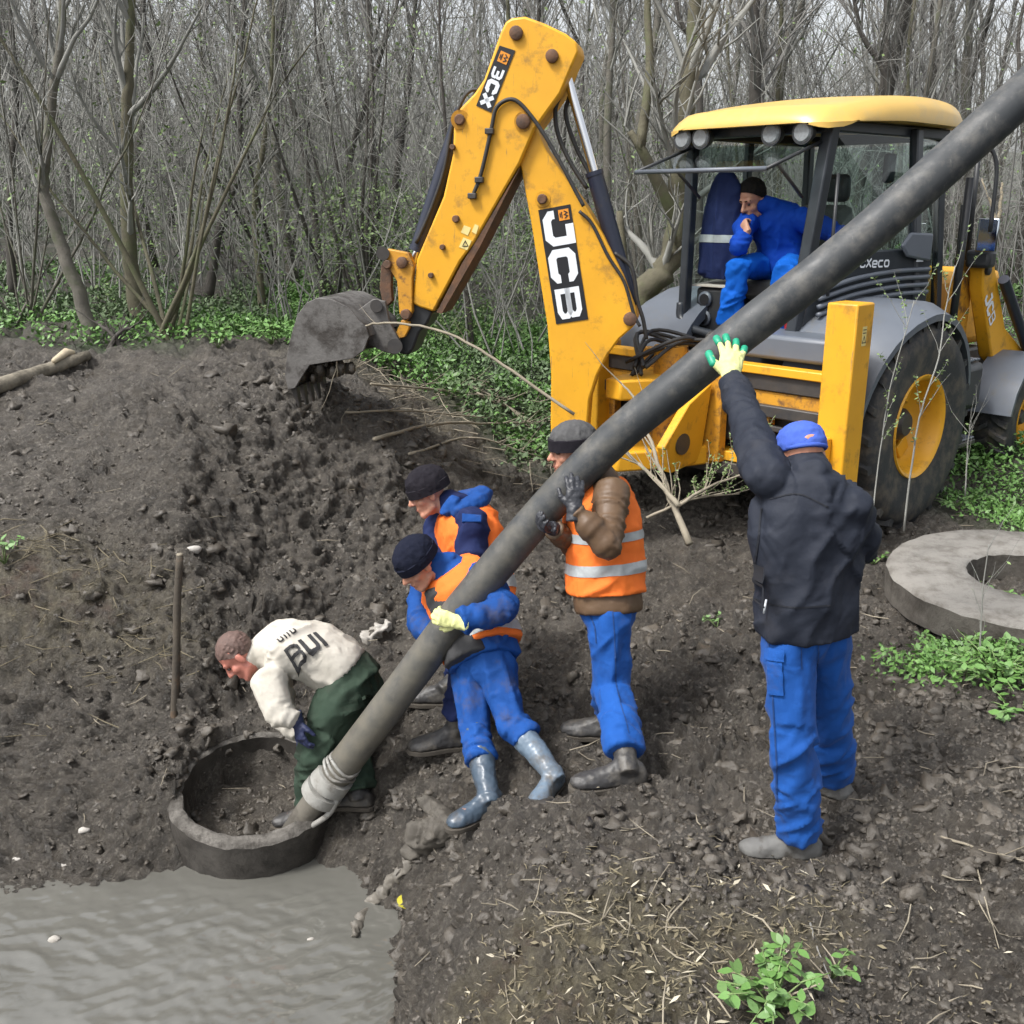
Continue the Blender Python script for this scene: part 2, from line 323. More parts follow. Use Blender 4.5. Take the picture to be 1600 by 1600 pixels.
# ------------------------------------------------------------------ terrain
WATER = -1.0
RC = pixz(398, 1222, -.67); RN = V3((.04, -.20, 1)).normalized()      # pit ring: centre of its rim and its tilted axis
CTRL = []
for px, py, z in [(1600, 1600, .08), (1300, 1600, .10), (1000, 1600, .10), (780, 1600, -.05), (1000, 1450, .06), (1250, 1450, .03), (850, 1420, -.03), (870, 1330, -.12),
    (760, 1300, -.36), (860, 1245, -.26), (960, 1220, -.22), (1220, 1340, 0), (1300, 1240, 0), (1600, 1300, .10), (1450, 1120, .10), (1100, 1100, -.06), (1100, 950, .0),
    (1400, 960, .12), (1600, 1000, .13), (1430, 828, .2), (1250, 800, .18), (1100, 800, .15), (960, 860, -.02), (850, 980, -.15), (850, 1100, -.2), (1590, 780, .24), (1590, 650, .4), (1200, 700, .3),
    (600, 640, .92), (700, 640, .72), (840, 690, .38), (720, 740, .38), (450, 600, 1.15), (300, 560, 1.22), (100, 610, 1.08), (0, 560, 1.2), (300, 750, .72), (100, 780, .62), (300, 870, .32), (100, 930, .16), (10, 930, .2),
    (100, 1130, -.48), (10, 1120, -.48), (230, 1000, -.1), (200, 1200, -.66), (100, 1300, -.86), (40, 1358, -.97), (160, 1362, -.97), (260, 1335, -.95), (240, 1250, -.72),
    (550, 700, .74), (560, 900, .08), (620, 800, .40), (430, 950, .04), (350, 1000, -.11), (600, 1000, -.22), (650, 1080, -.32), (700, 1160, -.34), (590, 1200, -.52), (580, 1330, -.9), (620, 1290, -.68),
    (625, 1420, -.98), (635, 1510, -1.0), (720, 1400, -.42), (690, 1500, -.6), (700, 1590, -.45), (330, 1120, -.45), (450, 1090, -.46), (380, 900, .16), (450, 820, .4),
    (200, 500, 1.32), (0, 450, 1.5), (400, 500, 1.2), (700, 520, 1.0), (900, 520, .8), (560, 560, 1.12)]:
    p = pixz(px, py, z); CTRL.append((p.x, p.y, z))
CTRL += [(-.9, 4.15, -1.35), (-1.9, 4.1, -1.35), (-.75, 3.7, -1.3), (-1.6, 3.4, -1.35), (-2.7, 3.9, -1.35), (-2.5, 3.2, -1.3), (-1.4, 2.5, -.9), (-.35, 2.6, -.75), (-1.5, 1.9, -.1), (-4.2, 3.8, -.9), (-4.2, 4.6, -.3), (-4.8, 3, .1),
         (0, 0, .7), (-3, .5, .5), (3, .5, .5), (0, -3, .8), (-4, -3, .8), (4, -3, .7), (5, 4, .25), (6, 7, .35), (-6, 7, 1.2), (-5, 6, .7), (4.5, 9, .4), (2, 10, .5), (0, 11, .9),
         (-9, 13, 1.8), (-4, 15, 1.75), (1, 16, 1.45), (7, 15, .95), (14, 14, .8), (-16, 20, 2.6), (-5, 24, 2.7), (4, 24, 2.1), (12, 24, 1.3), (24, 26, 1.4), (-22, 38, 4), (-5, 40, 4.2), (10, 42, 3.6), (24, 42, 2.6), (40, 42, 2),
         (-40, 70, 7), (-10, 72, 7.5), (15, 74, 6.5), (38, 76, 4.5), (60, 76, 3), (-60, 110, 11), (0, 120, 12), (40, 120, 9), (90, 110, 5), (-30, 5, 2), (30, 5, .8), (-30, -20, 1), (30, -20, 1)]
CTRL = np.array(CTRL)
def _k(d2): return np.sqrt(d2 + .02)
_A = _k(((CTRL[:, None, :2] - CTRL[None, :, :2]) ** 2).sum(-1)); _n = len(CTRL)
_M = np.zeros((_n + 3, _n + 3)); _M[:_n, :_n] = _A - np.eye(_n) * .006; _M[:_n, _n] = 1; _M[:_n, _n + 1:] = CTRL[:, :2]; _M[_n:, :_n] = _M[:_n, _n:].T
_w = np.linalg.solve(_M, np.concatenate([CTRL[:, 2], np.zeros(3)]))
def base_h(x, y):
    o = _w[_n] + _w[_n + 1] * x + _w[_n + 2] * y
    for i in range(_n): o = o + _w[i] * _k((x - CTRL[i, 0]) ** 2 + (y - CTRL[i, 1]) ** 2)
    return o
LIT0 = pixz(985, 1500, .06)
def masks(x, y):
    nz = noise2(x * 1.6, y * 1.6, 11); n2 = noise2(x * 5, y * 5, 12)
    d = np.hypot((x - LIT0.x) / .80, (y - LIT0.y) / .62)
    litter = sstep(1.25, .55, d + .35 * nz + .25 * n2)
    q = pixz(60, 930, .16); litter = np.maximum(litter, .65 * sstep(1.1, .4, np.hypot((x - q.x) / 1.0, (y - q.y) / .35) + .3 * nz))
    q = pixz(740, 660, .6); litter = np.maximum(litter, .55 * sstep(1.2, .4, np.hypot((x - q.x) / 1.3, (y - q.y) / .8) + .4 * nz))
    grass = sstep(7.9, 9.4, y + .5 * nz + .35 * np.clip(x, -3, 0))
    grass = np.maximum(grass, sstep(2.9, 3.7, x + .35 * nz - .12 * np.maximum(0, 5.2 - y)) * sstep(4.2, 5, y))
    grass = np.maximum(grass, sstep(.2, 1.2, y - 8.2 + .4 * nz))
    return litter, grass
def fine_disp(x, y, yy):
    a = 1 - .6 * sstep(9, 14, y)
    wx = x + .05 * noise2(x * 6, yy * 6, 21); wy = yy + .05 * noise2(x * 6, yy * 6, 22)
    w0 = worley2(wx * 3.6, wy * 3.6, 13); w1 = worley2(wx * 8, wy * 8, 3); w2 = worley2(wx * 17, wy * 17, 4); w3 = worley2(wx * 36 + 3, wy * 36, 5)
    calm = .35 + .65 * sstep(-.3, .3, noise2(x * 1.1, yy * 1.1, 31)); n3 = noise2(x * 3, yy * 3, 8)
    return calm * a * (.075 * (.5 - w0) * sstep(.9, -.2, x) + .08 * (.45 - w1) + .085 * (.45 - w2) * (.65 + .45 * n3) + .055 * (.45 - w3)) + a * (.024 * noise2(x * 27, yy * 27, 6) + .015 * noise2(x * 58, yy * 58, 7))
def ground_h(x, y, fine=True):
    x = np.asarray(x, float); y = np.asarray(y, float); z = base_h(x, y); far = sstep(9, 14, y)
    a = 1 - .6 * far
    z = z + a * (.06 * noise2(x * 1.9, y * 1.9, 1) + .07 * noise2(x * 4.3 + 7, y * 4.3, 2) * (1 - .5 * sstep(-.8, -.95, z)))
    if fine: return grid_z(x, y)
    # inside the pit ring the mud lies lower; beside it the soil stays under the rim
    dx = x - RC.x; dy = y - RC.y; r = np.hypot(dx, dy) / .86
    rim = RC.z - (RN.x * dx + RN.y * dy) / RN.z
    t = sstep(.55, .46, r); floor = -.96 + .06 * noise2(x * 7, y * 7, 9) + .25 * np.clip(dy, -.5, .5)
    front = sstep(.05, .55, -(dy * .96 - dx * .10) / np.maximum(r, .05))           # 1 on the water side
    nzr = .02 * noise2(x * 9, y * 9, 14) + .015 * noise2(x * 23, y * 23, 15)
    lim = rim - .10 + .9 * np.maximum(0, r - .6) + 3 * np.maximum(0, r - .95) + nzr
    zf = np.where(r < 1.6, np.minimum(z, lim), z)
    lo = rim + .05 + .12 * (r - .5) + nzr * 1.6; hi = lo + .05 + .8 * np.maximum(0, r - .6) + 3 * np.maximum(0, r - 1.0)
    k = sstep(1.1, .62, r); zb = np.where(r < 1.6, np.minimum(z, hi), z); zb = np.maximum(zb, lo * k + zb * (1 - k))
    z = zf * front + zb * (1 - front); t = np.where(front > .5, t, sstep(.478, .46, r + nzr * .4))
    return z * (1 - t) + floor * t
GRID = {}
def grid_z(x, y):                           # height of the finished, crumbled ground
    D, u, Zg = GRID['D'], GRID['u'], GRID['z']; r = np.interp(y, D, np.arange(len(D))); c = np.interp(x / (np.maximum(y, 1.5) * .98 + 1.2), u, np.arange(len(u)))
    i = np.clip(r.astype(int), 0, len(D) - 2); j = np.clip(c.astype(int), 0, len(u) - 2); a = r - i; b = c - j
    return (Zg[i, j] * (1 - b) + Zg[i, j + 1] * b) * (1 - a) + (Zg[i + 1, j] * (1 - b) + Zg[i + 1, j + 1] * b) * a
def gz(x, y, fine=False): return float(ground_h(np.array([x]), np.array([y]), fine)[0])
def on_ground(px, py):                      # first hit of a picture ray with the ground
    r = ray(px, py); D = np.arange(2.0, 60, .02); P = np.array(CC)[None] + np.array(r)[None] * (D / r.y)[:, None]
    h = ground_h(P[:, 0], P[:, 1], False); k = np.argmax(P[:, 2] < h); return V3(P[k] if P[k, 2] < h[k] else P[-1])

def build_ground():
    nc = 480
    D = np.concatenate([np.linspace(-4, 2.1, 20)[:-1], 2.1 * (3.6 / 2.1) ** np.linspace(0, 1, 150)[:-1], np.linspace(3.6, 8.2, 380)[:-1], 8.2 * (12 / 8.2) ** np.linspace(0, 1, 90)[:-1], 12 * (130 / 12) ** np.linspace(0, 1, 80)])
    u = np.linspace(-1, 1, nc); u = np.sign(u) * (.52 * np.abs(u) + .48 * np.abs(u) ** 4)
    X = u[None, :] * (np.maximum(D, 1.5)[:, None] * .98 + 1.2); Y = np.repeat(D[:, None], nc, 1)
    x = X.ravel(); y = Y.ravel(); z0 = ground_h(x, y, False); Z0 = z0.reshape(X.shape)
    sm = Z0.copy()
    for _ in range(6): sm[1:-1] = (sm[:-2] + sm[2:] + 2 * sm[1:-1]) / 4
    arc = np.concatenate([np.zeros((1, nc)), np.cumsum(np.hypot(np.diff(Y, axis=0), np.diff(sm, axis=0)), 0)]); arc = arc - arc[np.searchsorted(D, 4.5)][None, :] + 4.5
    for _ in range(30): arc[:, 1:-1] = (arc[:, :-2] + arc[:, 2:] + 2 * arc[:, 1:-1]) / 4
    fd_ = fine_disp(x, y, arc.ravel()) * sstep(.37, .54, np.hypot(x - RC.x, y - RC.y))
    e = .03; gx = (ground_h(x + e, y, False) - z0) / e; gy = (ground_h(x, y + e, False) - z0) / e; gx = np.clip(gx, -1.6, 1.6); gy = np.clip(gy, -1.6, 1.6); q_ = 1 / np.sqrt(1 + gx * gx + gy * gy)
    near = sstep(.44, .65, np.hypot(x - RC.x, y - RC.y)); xo, yo = x, y
    x = x - gx * q_ * fd_ * near; y = y - gy * q_ * fd_ * near; z = z0 + fd_ * (q_ * near + 1 - near)
    GRID.update(D=D, u=u, z=(z0 + fd_).reshape(X.shape))
    n_r = len(D); idx = np.arange(n_r * nc).reshape(n_r, nc)
    F = np.stack([idx[:-1, :-1], idx[:-1, 1:], idx[1:, 1:], idx[1:, :-1]], -1).reshape(-1, 4)
    me = mesh_np('ground', np.stack([x, y, z], 1), F); me.polygons.foreach_set('use_smooth', np.ones(len(F), bool))
    l, g = masks(xo, yo)
    at = me.attributes.new('litter', 'FLOAT', 'POINT'); at.data.foreach_set('value', l.astype(np.float32))
    at = me.attributes.new('grass', 'FLOAT', 'POINT'); at.data.foreach_set('value', g.astype(np.float32))
    m = bpy.data.materials.new('wet_black_soil'); m.use_nodes = True; n = m.node_tree; b = n.nodes['Principled BSDF']
    tc = n.nodes.new('ShaderNodeTexCoord')
    def N(sc, det=6, ro=.65):
        q = n.nodes.new('ShaderNodeTexNoise'); q.inputs['Scale'].default_value = sc; q.inputs['Detail'].default_value = det; q.inputs['Roughness'].default_value = ro
        n.links.new(tc.outputs['Object'], q.inputs['Vector']); return q.outputs[0]
    def MR(s, lo, hi, a=0, c=1):
        q = n.nodes.new('ShaderNodeMapRange'); q.inputs[1].default_value = lo; q.inputs[2].default_value = hi; q.inputs[3].default_value = a; q.inputs[4].default_value = c; n.links.new(s, q.inputs[0]); return q.outputs[0]
    def MX(f, A, B):
        q = n.nodes.new('ShaderNodeMix'); q.data_type = 'RGBA'; n.links.new(f, q.inputs[0])
        for k, v in ((6, A), (7, B)):
            if isinstance(v, tuple): q.inputs[k].default_value = (*v, 1)
            else: n.links.new(v, q.inputs[k])
        return q.outputs[2]
    def MU(A, B, op='MULTIPLY'):
        q = n.nodes.new('ShaderNodeMath'); q.operation = op; q.use_clamp = True
        for k, v in ((0, A), (1, B)):
            if isinstance(v, float): q.inputs[k].default_value = v
            else: n.links.new(v, q.inputs[k])
        return q.outputs[0]
    def AT(nm): q = n.nodes.new('ShaderNodeAttribute'); q.attribute_name = nm; return q.outputs['Fac']
    c = MX(MR(N(7), .35, .68), (.050, .043, .0355), (.124, .109, .090)); c = MX(MR(N(42, 4), .52, .72, 0, .8), c, (.27, .245, .205))  # sparse pale flecks paint the highlights of wet crumbs into the colour
    c = MX(MR(N(1.3), .56, .72, 0, .55), c, (.17, .154, .134))
    c = MX(MR(N(2.1, 5), .66, .76, 0, .4), c, (.10, .07, .045))          # patches of brown clay
    lit = MX(MR(N(30), .35, .65), (.095, .08, .052), (.22, .195, .13))
    lit = MX(MR(N(3.2), .55, .68), lit, (.115, .072, .052))
    c = MX(MU(AT('litter'), MR(N(14), .30, .55)), c, lit)
    fl = MX(MR(N(5), .35, .65), (.06, .052, .042), (.13, .115, .095))
    fl = MX(MR(N(1.1, 8), .45, .62), fl, (.045, .075, .028))
    c = MX(AT('grass'), c, fl)
    n.links.new(c, b.inputs['Base Color']); n.links.new(MR(N(9), .35, .65, .26, .75), b.inputs['Roughness'])
    b.inputs['Specular IOR Level'].default_value = .6
    bp = n.nodes.new('ShaderNodeBump'); bp.inputs['Strength'].default_value = 1.0; bp.inputs['Distance'].default_value = .05
    n.links.new(N(34, 10, .78), bp.inputs['Height']); n.links.new(bp.outputs[0], b.inputs['Normal'])
    me.materials.append(m); return tag(link(bpy.data.objects.new('ground', me)), kind='structure')
build_ground()

def build_water():
    nx, ny = 330, 210; X, Y = np.meshgrid(np.linspace(-3.9, .35, nx), np.linspace(2.3, 5.1, ny)); x = X.ravel(); y = Y.ravel()
    wx = x + .35 * noise2(x * 1.1, y * 1.1, 41); wy = y + .35 * noise2(x * 1.1 + 9, y * 1.1, 42)
    amp = .25 + .75 * sstep(-.35, .3, noise2(x * .9, y * .9, 43)) * sstep(4.8, 4.2, y)
    rid = lambda n_: 1 - 2 * np.abs(n_)
    z = WATER + 1.5 * amp * (.0050 * rid(noise2(wx * 3.2 + wy * 2.4, wy * 11 - wx * 5, 44)) + .0034 * noise2(wx * 9 - wy * 6, wy * 24 + wx * 6, 45) + .0016 * rid(noise2(wx * 18 + wy * 20, wy * 34 - wx * 12, 46)) + .0007 * noise2(x * 60, y * 70, 47))
    idx = np.arange(nx * ny).reshape(ny, nx); F = np.stack([idx[:-1, :-1], idx[:-1, 1:], idx[1:, 1:], idx[1:, :-1]], -1).reshape(-1, 4)
    m = mat('murky_water', (.108, .106, .094), .03, (.128, .126, .113), 1.2, spec=1.0, rough2=.04)
    tag(obj_np('water', np.stack([x, y, z], 1), F, m), kind='structure')
build_water()

def clods(name, n, smin, smax, sub, seed, ymax=8.6, dense=None, m=CLOD, ymin=2.2, xmax=9):
    rg = np.random.default_rng(seed); bm = bmesh.new(); bmesh.ops.create_icosphere(bm, subdivisions=sub, radius=1)
    v0 = np.array([v.co[:] for v in bm.verts]); f0 = np.array([[v.index for v in f.verts] for f in bm.faces]); bm.free()
    D = ymin * (ymax / ymin) ** rg.random(n * 2); U = rg.uniform(-.66, .66, n * 2); x = U * D; y = D
    l, g = masks(x, y); z = ground_h(x, y); cl = noise2(x * 1.7, y * 1.7, 77)
    keep = (rg.random(n * 2) > g) & (rg.random(n * 2) > l * .8) & (z > WATER + .02) & (x < xmax) & (cl > rg.uniform(-.9, .5, n * 2)); x = x[keep][:n]; y = y[keep][:n]; z = z[keep][:n]; n = len(x)
    s = smin * (smax / smin) ** (rg.random(n) ** 1.8); sc = s[:, None] * rg.uniform(.6, 1.25, (n, 3)) * np.array([1, 1, .75])
    ang = rg.uniform(0, 2 * np.pi, n); off = rg.random((n, 3)) * 50
    V = v0[None] * sc[:, None, :]
    nn = noise3((v0[None] * 1.5 + off[:, None]).reshape(-1, 3), 5).reshape(n, -1) * .8 + .95 * noise3((v0[None] * 3.3 + off[:, None]).reshape(-1, 3), 6).reshape(n, -1)
    V = V * np.clip(1 + .85 * nn[..., None], .35, 2); ca = np.cos(ang)[:, None]; sa = np.sin(ang)[:, None]
    V = np.stack([V[..., 0] * ca - V[..., 1] * sa, V[..., 0] * sa + V[..., 1] * ca, V[..., 2]], -1)
    V += np.stack([x, y, z - s * .3], 1)[:, None]
    F = f0[None] + (np.arange(n) * len(v0))[:, None, None]
    return tag(obj_np(name, V.reshape(-1, 3), F.reshape(-1, 3), m, smooth=False), kind='stuff')
tag(clods('soil_clods', 2400, .009, .024, 2, 1), 'loose black clods of dug soil', 'soil')
tag(clods('soil_chunks', 3000, .014, .055, 2, 5, 7.9, ymin=3.0, xmax=3), 'big wet chunks of dug soil on the mound', 'soil')
tag(clods('soil_crumbs', 24000, .005, .015, 1, 2, 7.2), 'fine crumbs of dug black soil', 'soil')

# ------------------------------------------------------------------ backhoe loader
MO = V3((1.42, 7.25, .22)); MA = R(47)
FX = V3((math.sin(MA), math.cos(MA), 0)); NX = V3((math.cos(MA), -math.sin(MA), 0)); ZX = V3((0, 0, 1))
def L(a, b, c): return MO + FX * a + NX * b + ZX * c
def lbox(mb, a0, a1, b0, b1, c0, c1): return mb.box(L((a0 + a1) / 2, (b0 + b1) / 2, (c0 + c1) / 2), FX * ((a1 - a0) / 2), NX * ((b1 - b0) / 2), ZX * ((c1 - c0) / 2))
TR = thing('backhoe_loader', 'yellow backhoe loader with raised digging arm standing behind the workers', 'backhoe loader', MO)
KP = V3((.85, 6.9, .8)); AD = V3((-.98, .2, 0)).normalized(); AN = V3((AD.y, -AD.x, 0)).normalized()
if AN.y > 0: AN = -AN                        # towards the camera
def arm(px, py, off=0.0): return pixp(px, py, KP + AN * off, AN)
def plate(pts, off0, off1):                  # traced outline, given depth
    P = [arm(x, y, max(off0, off1)) for x, y in pts]; return MB().prism(P, AN * (min(off0, off1) - max(off0, off1)))
def ribbon(mb, paths, org, ux, uy, nrm, w):  # flat thick strokes in a local frame
    for path in paths:
        pts = [org + ux * x + uy * y for x, y in path]; closed = path[0] == path[-1]
        if closed: pts = pts[:-1]
        n = len(pts); lt = []; rt = []
        for i, p in enumerate(pts):
            a = pts[i - 1] if (i > 0 or closed) else p; c = pts[(i + 1) % n] if (i < n - 1 or closed) else p
            d1 = (p - a).normalized() if (p - a).length > 1e-7 else (c - p).normalized()
            d2 = (c - p).normalized() if (c - p).length > 1e-7 else d1
            s1 = nrm.cross(d1); s2 = nrm.cross(d2); m = s1 + s2; m = m.normalized() if m.length > 1e-6 else s1
            k = 1 / max(.5, m.dot(s1)); lt.append(p + m * w / 2 * k); rt.append(p - m * w / 2 * k)
        k0 = len(mb.v); mb.v += lt + rt; r_ = range(n) if closed else range(n - 1)
        for i in r_: j = (i + 1) % n; mb.f.append((k0 + i, k0 + j, k0 + n + j, k0 + n + i))
    return mb
GL = {'J': [[(.45, 1), (.95, 1), (.95, .30), (.8, .12), (.25, .12), (.1, .28), (.1, .45)]],
      'C': [[(.92, .66), (.92, .76), (.78, .9), (.24, .9), (.1, .76), (.1, .24), (.24, .1), (.78, .1), (.92, .24), (.92, .34)]],
      'B': [[(.1, .1), (.75, .1), (.92, .2), (.92, .4), (.78, .51), (.1, .51), (.1, .1)], [(.1, .51), (.76, .51), (.9, .61), (.9, .8), (.75, .9), (.1, .9), (.1, .51)]],
      '3': [[(.1, .9), (.75, .9), (.9, .8), (.9, .62), (.75, .51), (.35, .51)], [(.75, .51), (.92, .4), (.92, .2), (.75, .1), (.1, .1)]],
      'X': [[(.05, .05), (.95, .95)], [(.05, .95), (.95, .05)]],
      'U': [[(.1, 1), (.1, .25), (.25, .1), (.75, .1), (.9, .25), (.9, 1)]], 'I': [[(.15, 0), (.15, 1)]],
      'e': [[(.1, .36), (.9, .36), (.9, .56), (.76, .68), (.24, .68), (.1, .54), (.1, .16), (.24, .05), (.85, .05)]],
      'c': [[(.9, .68), (.24, .68), (.1, .54), (.1, .18), (.24, .05), (.9, .05)]],
      'o': [[(.24, .05), (.76, .05), (.9, .19), (.9, .54), (.76, .68), (.24, .68), (.1, .54), (.1, .19), (.24, .05)]]}
def letters(txt, org, ux, uy, nrm, cw, ch, gap, wt):
    mb = MB(); x = 0
    for c in txt:
        w = cw * (.3 if c == 'I' else 1)
        ribbon(mb, [[(x + px * cw, py * ch) for px, py in p] for p in GL[c]], org, ux, uy, nrm, wt * (.66 if c in 'B3' else 1)); x += w + gap
    return mb
def pin(p, n, r, ln, parent, m=RUST, name='pin'):
    p = V3(p); mb = MB().tube([p - n * .02, p + n * (ln - .006), p + n * ln], [r, r, r * .8], 14); return mb.build(name, m, parent, smooth=True, auto=40)

# -- boom
boom = plate([(836, 175), (840, 205), (852, 233), (883, 277), (914, 321), (942.5, 367.5), (974, 430), (992.5, 480), (996, 496), (989, 511), (967.5, 530), (949, 555), (933, 586), (921, 624), (917.5, 667.5), (916, 715), (862, 715),
              (860, 661), (861, 586), (855, 508), (842.5, 430), (830, 349), (814, 264), (797, 215), (805, 180)], .1, -.1).build('boom', YEL, TR, bevel=.012)
def arm_quad(c, off, name, m, parent, th=.003):   # c: four picture corners
    P = [arm(x, y, off) for x, y in c]; return MB().prism(P, AN * -th).build(name, m, parent), P
dq, P = arm_quad([(841, 328.4), (891, 319), (919, 499), (869, 506.6)], .1045, 'decal_panel', DECAL, boom)
ux = (P[3] - P[0]).normalized(); uy = (P[1] - P[0]); uy = (uy - ux * uy.dot(ux)).normalized(); Ln = (P[3] - P[0]).length; Wn = (P[1] - P[0]).length
letters('JCB', P[0] + AN * .003 + ux * Ln * .035 + uy * Wn * .12, ux, uy, AN, Ln * .27, Wn * .76, Ln * .06, Wn * .25).build('lettering', WHITEP, boom, fix=False)
def logo(org, ux, uy, s, parent, off=AN):
    MB().prism([org, org + ux * s, org + ux * s + uy * s, org + uy * s], off * -.002).build('logo_badge', ORANGEL, parent)
    mb = MB(); o2 = org + off * .002
    ribbon(mb, [[(s * .15, s * .55), (s * .35, s * .85), (s * .5, s * .55), (s * .65, s * .85), (s * .85, s * .55)], [(s * .2, s * .3), (s * .8, s * .3)], [(s * .3, s * .15), (s * .7, s * .15)]], o2, ux, uy, off, s * .1)
    mb.build('logo_mark', DECAL, parent, fix=False)
logo(P[0] + AN * .004 + ux * Ln * .03 + uy * Wn * .60, ux, uy, Wn * .32, boom)
for px, py, r in ((848, 311, .032), (985, 498, .045)): pin(arm(px, py, .1), AN, r, .035, boom)
MB().tube([arm(848, 311, .098), arm(848, 311, .112)], .05, 18).build('pin_boss', YEL, boom, smooth=True, auto=40)
# -- dipper
dip = plate([(790, 34), (799, 28), (820, 25.5), (852, 37), (884, 52.5), (900.6, 65.6), (904, 80.6), (895, 101), (876, 146), (835, 202.5), (812.5, 255), (741, 379), (719, 409), (677.5, 487.5), (655, 480), (644, 474), (651, 405), (692.5, 307.5),
             (707.5, 240), (709, 187.5), (719, 169), (741, 146), (756, 124), (782.5, 49)], .15, -.15).build('dipper_arm', YEL, TR, bevel=.014)
dq, P = arm_quad([(780.6, 71), (805, 79), (767.5, 176), (744, 165)], .1545, 'decal_panel', DECAL, dip)
ux = (P[3] - P[0]).normalized(); uy = (P[1] - P[0]); uy = (uy - ux * uy.dot(ux)).normalized(); Ln = (P[3] - P[0]).length; Wn = (P[1] - P[0]).length
letters('3CX', P[0] + AN * .003 + ux * Ln * .30 + uy * Wn * .16, ux, uy, AN, Ln * .185, Wn * .7, Ln * .045, Wn * .24).build('lettering', WHITEP, dip, fix=False)
logo(P[0] + AN * .004 + ux * Ln * .06 + uy * Wn * .2, ux, uy, Wn * .62, dip)
for px, py, r in ((807, 52, .042), (863, 88, .04), (818, 190, .045), (719, 187, .034), (713, 342, .024), (674, 430, .018), (692, 386, .018), (708, 230, .018)): pin(arm(px, py, .15), AN, r, .03, dip)
for px, py in ((818, 190), (719, 187)): MB().tube([arm(px, py, .148), arm(px, py, .16)], .06, 18).build('pin_boss', YELW, dip, smooth=True, auto=40)
for q in ([(725, 352), (736, 356), (731, 368), (720, 363)], [(742, 350), (748, 353), (744, 366), (737, 362)], [(724, 371), (737, 376), (730, 391), (717, 386)]): arm_quad(q, .1535, 'warning_sticker', STICK, dip)
o = arm(727, 381, .157); ribbon(MB(), [[(-.018, -.015), (.018, -.015), (0, .018), (-.018, -.015)]], o, V3((1, 0, 0)), ZX, AN, .006).build('sticker_symbol', DECAL, dip, fix=False)
MB().prism([arm(x, y, .14) for x, y in [(741, 381), (722, 411), (682, 488), (690, 490), (750, 385), (812, 262)]], AN * -.28).build('underside_strip', RUST, dip)  # brown strip along the dipper's inside face
# -- bucket ram, dipper ram, hoses
def ram(p0, p1, pm, rc, rr, parent=TR):
    MB().tube([p0, pm], rr, 14).build('ram_rod', CHROME, parent, smooth=True, auto=40)
    c = MB().tube([pm, pm + (p1 - pm) * .03, pm + (p1 - pm) * .031, p1], [rc * 1.08, rc * 1.08, rc, rc], 16).build('ram_cylinder', NAVYCYL, parent, smooth=True, auto=40); return c
ram(arm(884, 112), arm(986, 478), arm(928, 268), .055, .029)
ram(arm(640, 424), arm(724, 172), arm(652, 392), .055, .026)
def hose(pts, off, r=.012, parent=TR, m=BLACKR): return MB().tube(bez([arm(x, y, off) if len(q) == 2 else arm(x, y, q[2]) for q in pts for x, y in [q[:2]]], 6), r, 8).build('hydraulic_hose', m, parent, smooth=True)
hose([(738, 308), (752, 270), (768, 200), (775, 170), (790, 157), (806, 157), (825, 175), (850, 210), (880, 262), (900, 300), (912, 322)], .17, .013)
hose([(748, 140), (735, 142), (722, 158), (706, 200), (694, 265), (672, 330), (650, 380)], .06, .012)
hose([(880, 140), (868, 170), (872, 210), (892, 255), (918, 295)], .03, .014); hose([(890, 150), (884, 180), (900, 230), (925, 280), (936, 330), (955, 400), (985, 455)], -.03, .014)
hose([(905, 330), (925, 350), (950, 400), (975, 440), (990, 490), (1000, 510)], .12, .011); hose([(960, 395), (985, 415), (992, 440), (996, 470), (1005, 500), (1010, 530)], .05, .013)
for px, py in ((765, 205), (749, 281), (738, 306)): MB().box(arm(px, py, .17), AN * .022, AD * .028, ZX * .018).build('hose_clamp', DARKM, dip, bevel=.005)
# -- bucket linkage and bucket
for off in (.11, -.17):
    lev = plate([(599, 392), (605, 389), (638, 395), (646, 414), (644, 435), (644, 487), (635, 502), (624, 491), (620, 439), (614, 429), (603, 414)], off, off + .06).build('tipping_lever', YELW, TR, bevel=.006)
    if off > 0:
        for px, py, r in ((629, 410, .038), (635, 491, .036), (606, 413, .03)): pin(arm(px, py, off + .06), AN, r, .03, lev)
MB().tube([arm(598, 396, -.2), arm(598, 396, .2)], .045, 14).build('link_pin', DARKM, TR, smooth=True, auto=40)
for off in (-.1, .06): plate([(595, 414), (603, 412), (612, 425), (611, 450), (613, 470), (606, 478), (598, 476), (593, 450)], off, off + .05).build('tipping_link', RUST, TR, bevel=.006)
plate([(648, 470), (676, 487), (668, 505), (655, 520), (646, 545), (638, 555), (624, 553), (617, 540), (622, 510), (630, 492)], .12, -.12).build('dipper_nose', BLACK, TR, bevel=.015)
plate([(627, 500), (640, 503), (640, 512), (632, 527), (624, 529), (618, 522)], .16, .125).build('yellow_pin_plate', YELW, TR, bevel=.005)
hb = .31
BK = [(480, 472.5), (496, 465.4), (518.7, 467), (545, 480), (560, 499), (573, 510), (578, 525), (569, 547.5), (552.5, 560), (545, 561), (485, 570), (477.5, 581), (462, 606), (451, 609), (446, 585), (449, 557), (457, 519), (466, 491)]
shell = [(451, 609), (446, 585), (449, 557), (457, 519), (466, 491), (480, 472.5), (496, 465.4), (518.7, 467), (545, 480), (560, 499), (573, 510), (578, 525)]
bk = MB()
inner = [(x + (520 - x) * .05, y + (535 - y) * .05) for x, y in shell]
near_o = [arm(x, y, hb) for x, y in shell]; near_i = [arm(x, y, hb) for x, y in inner]
n_ = len(shell); k = len(bk.v); bk.v += near_o + near_i + [p - AN * 2 * hb for p in near_o] + [p - AN * 2 * hb for p in near_i]
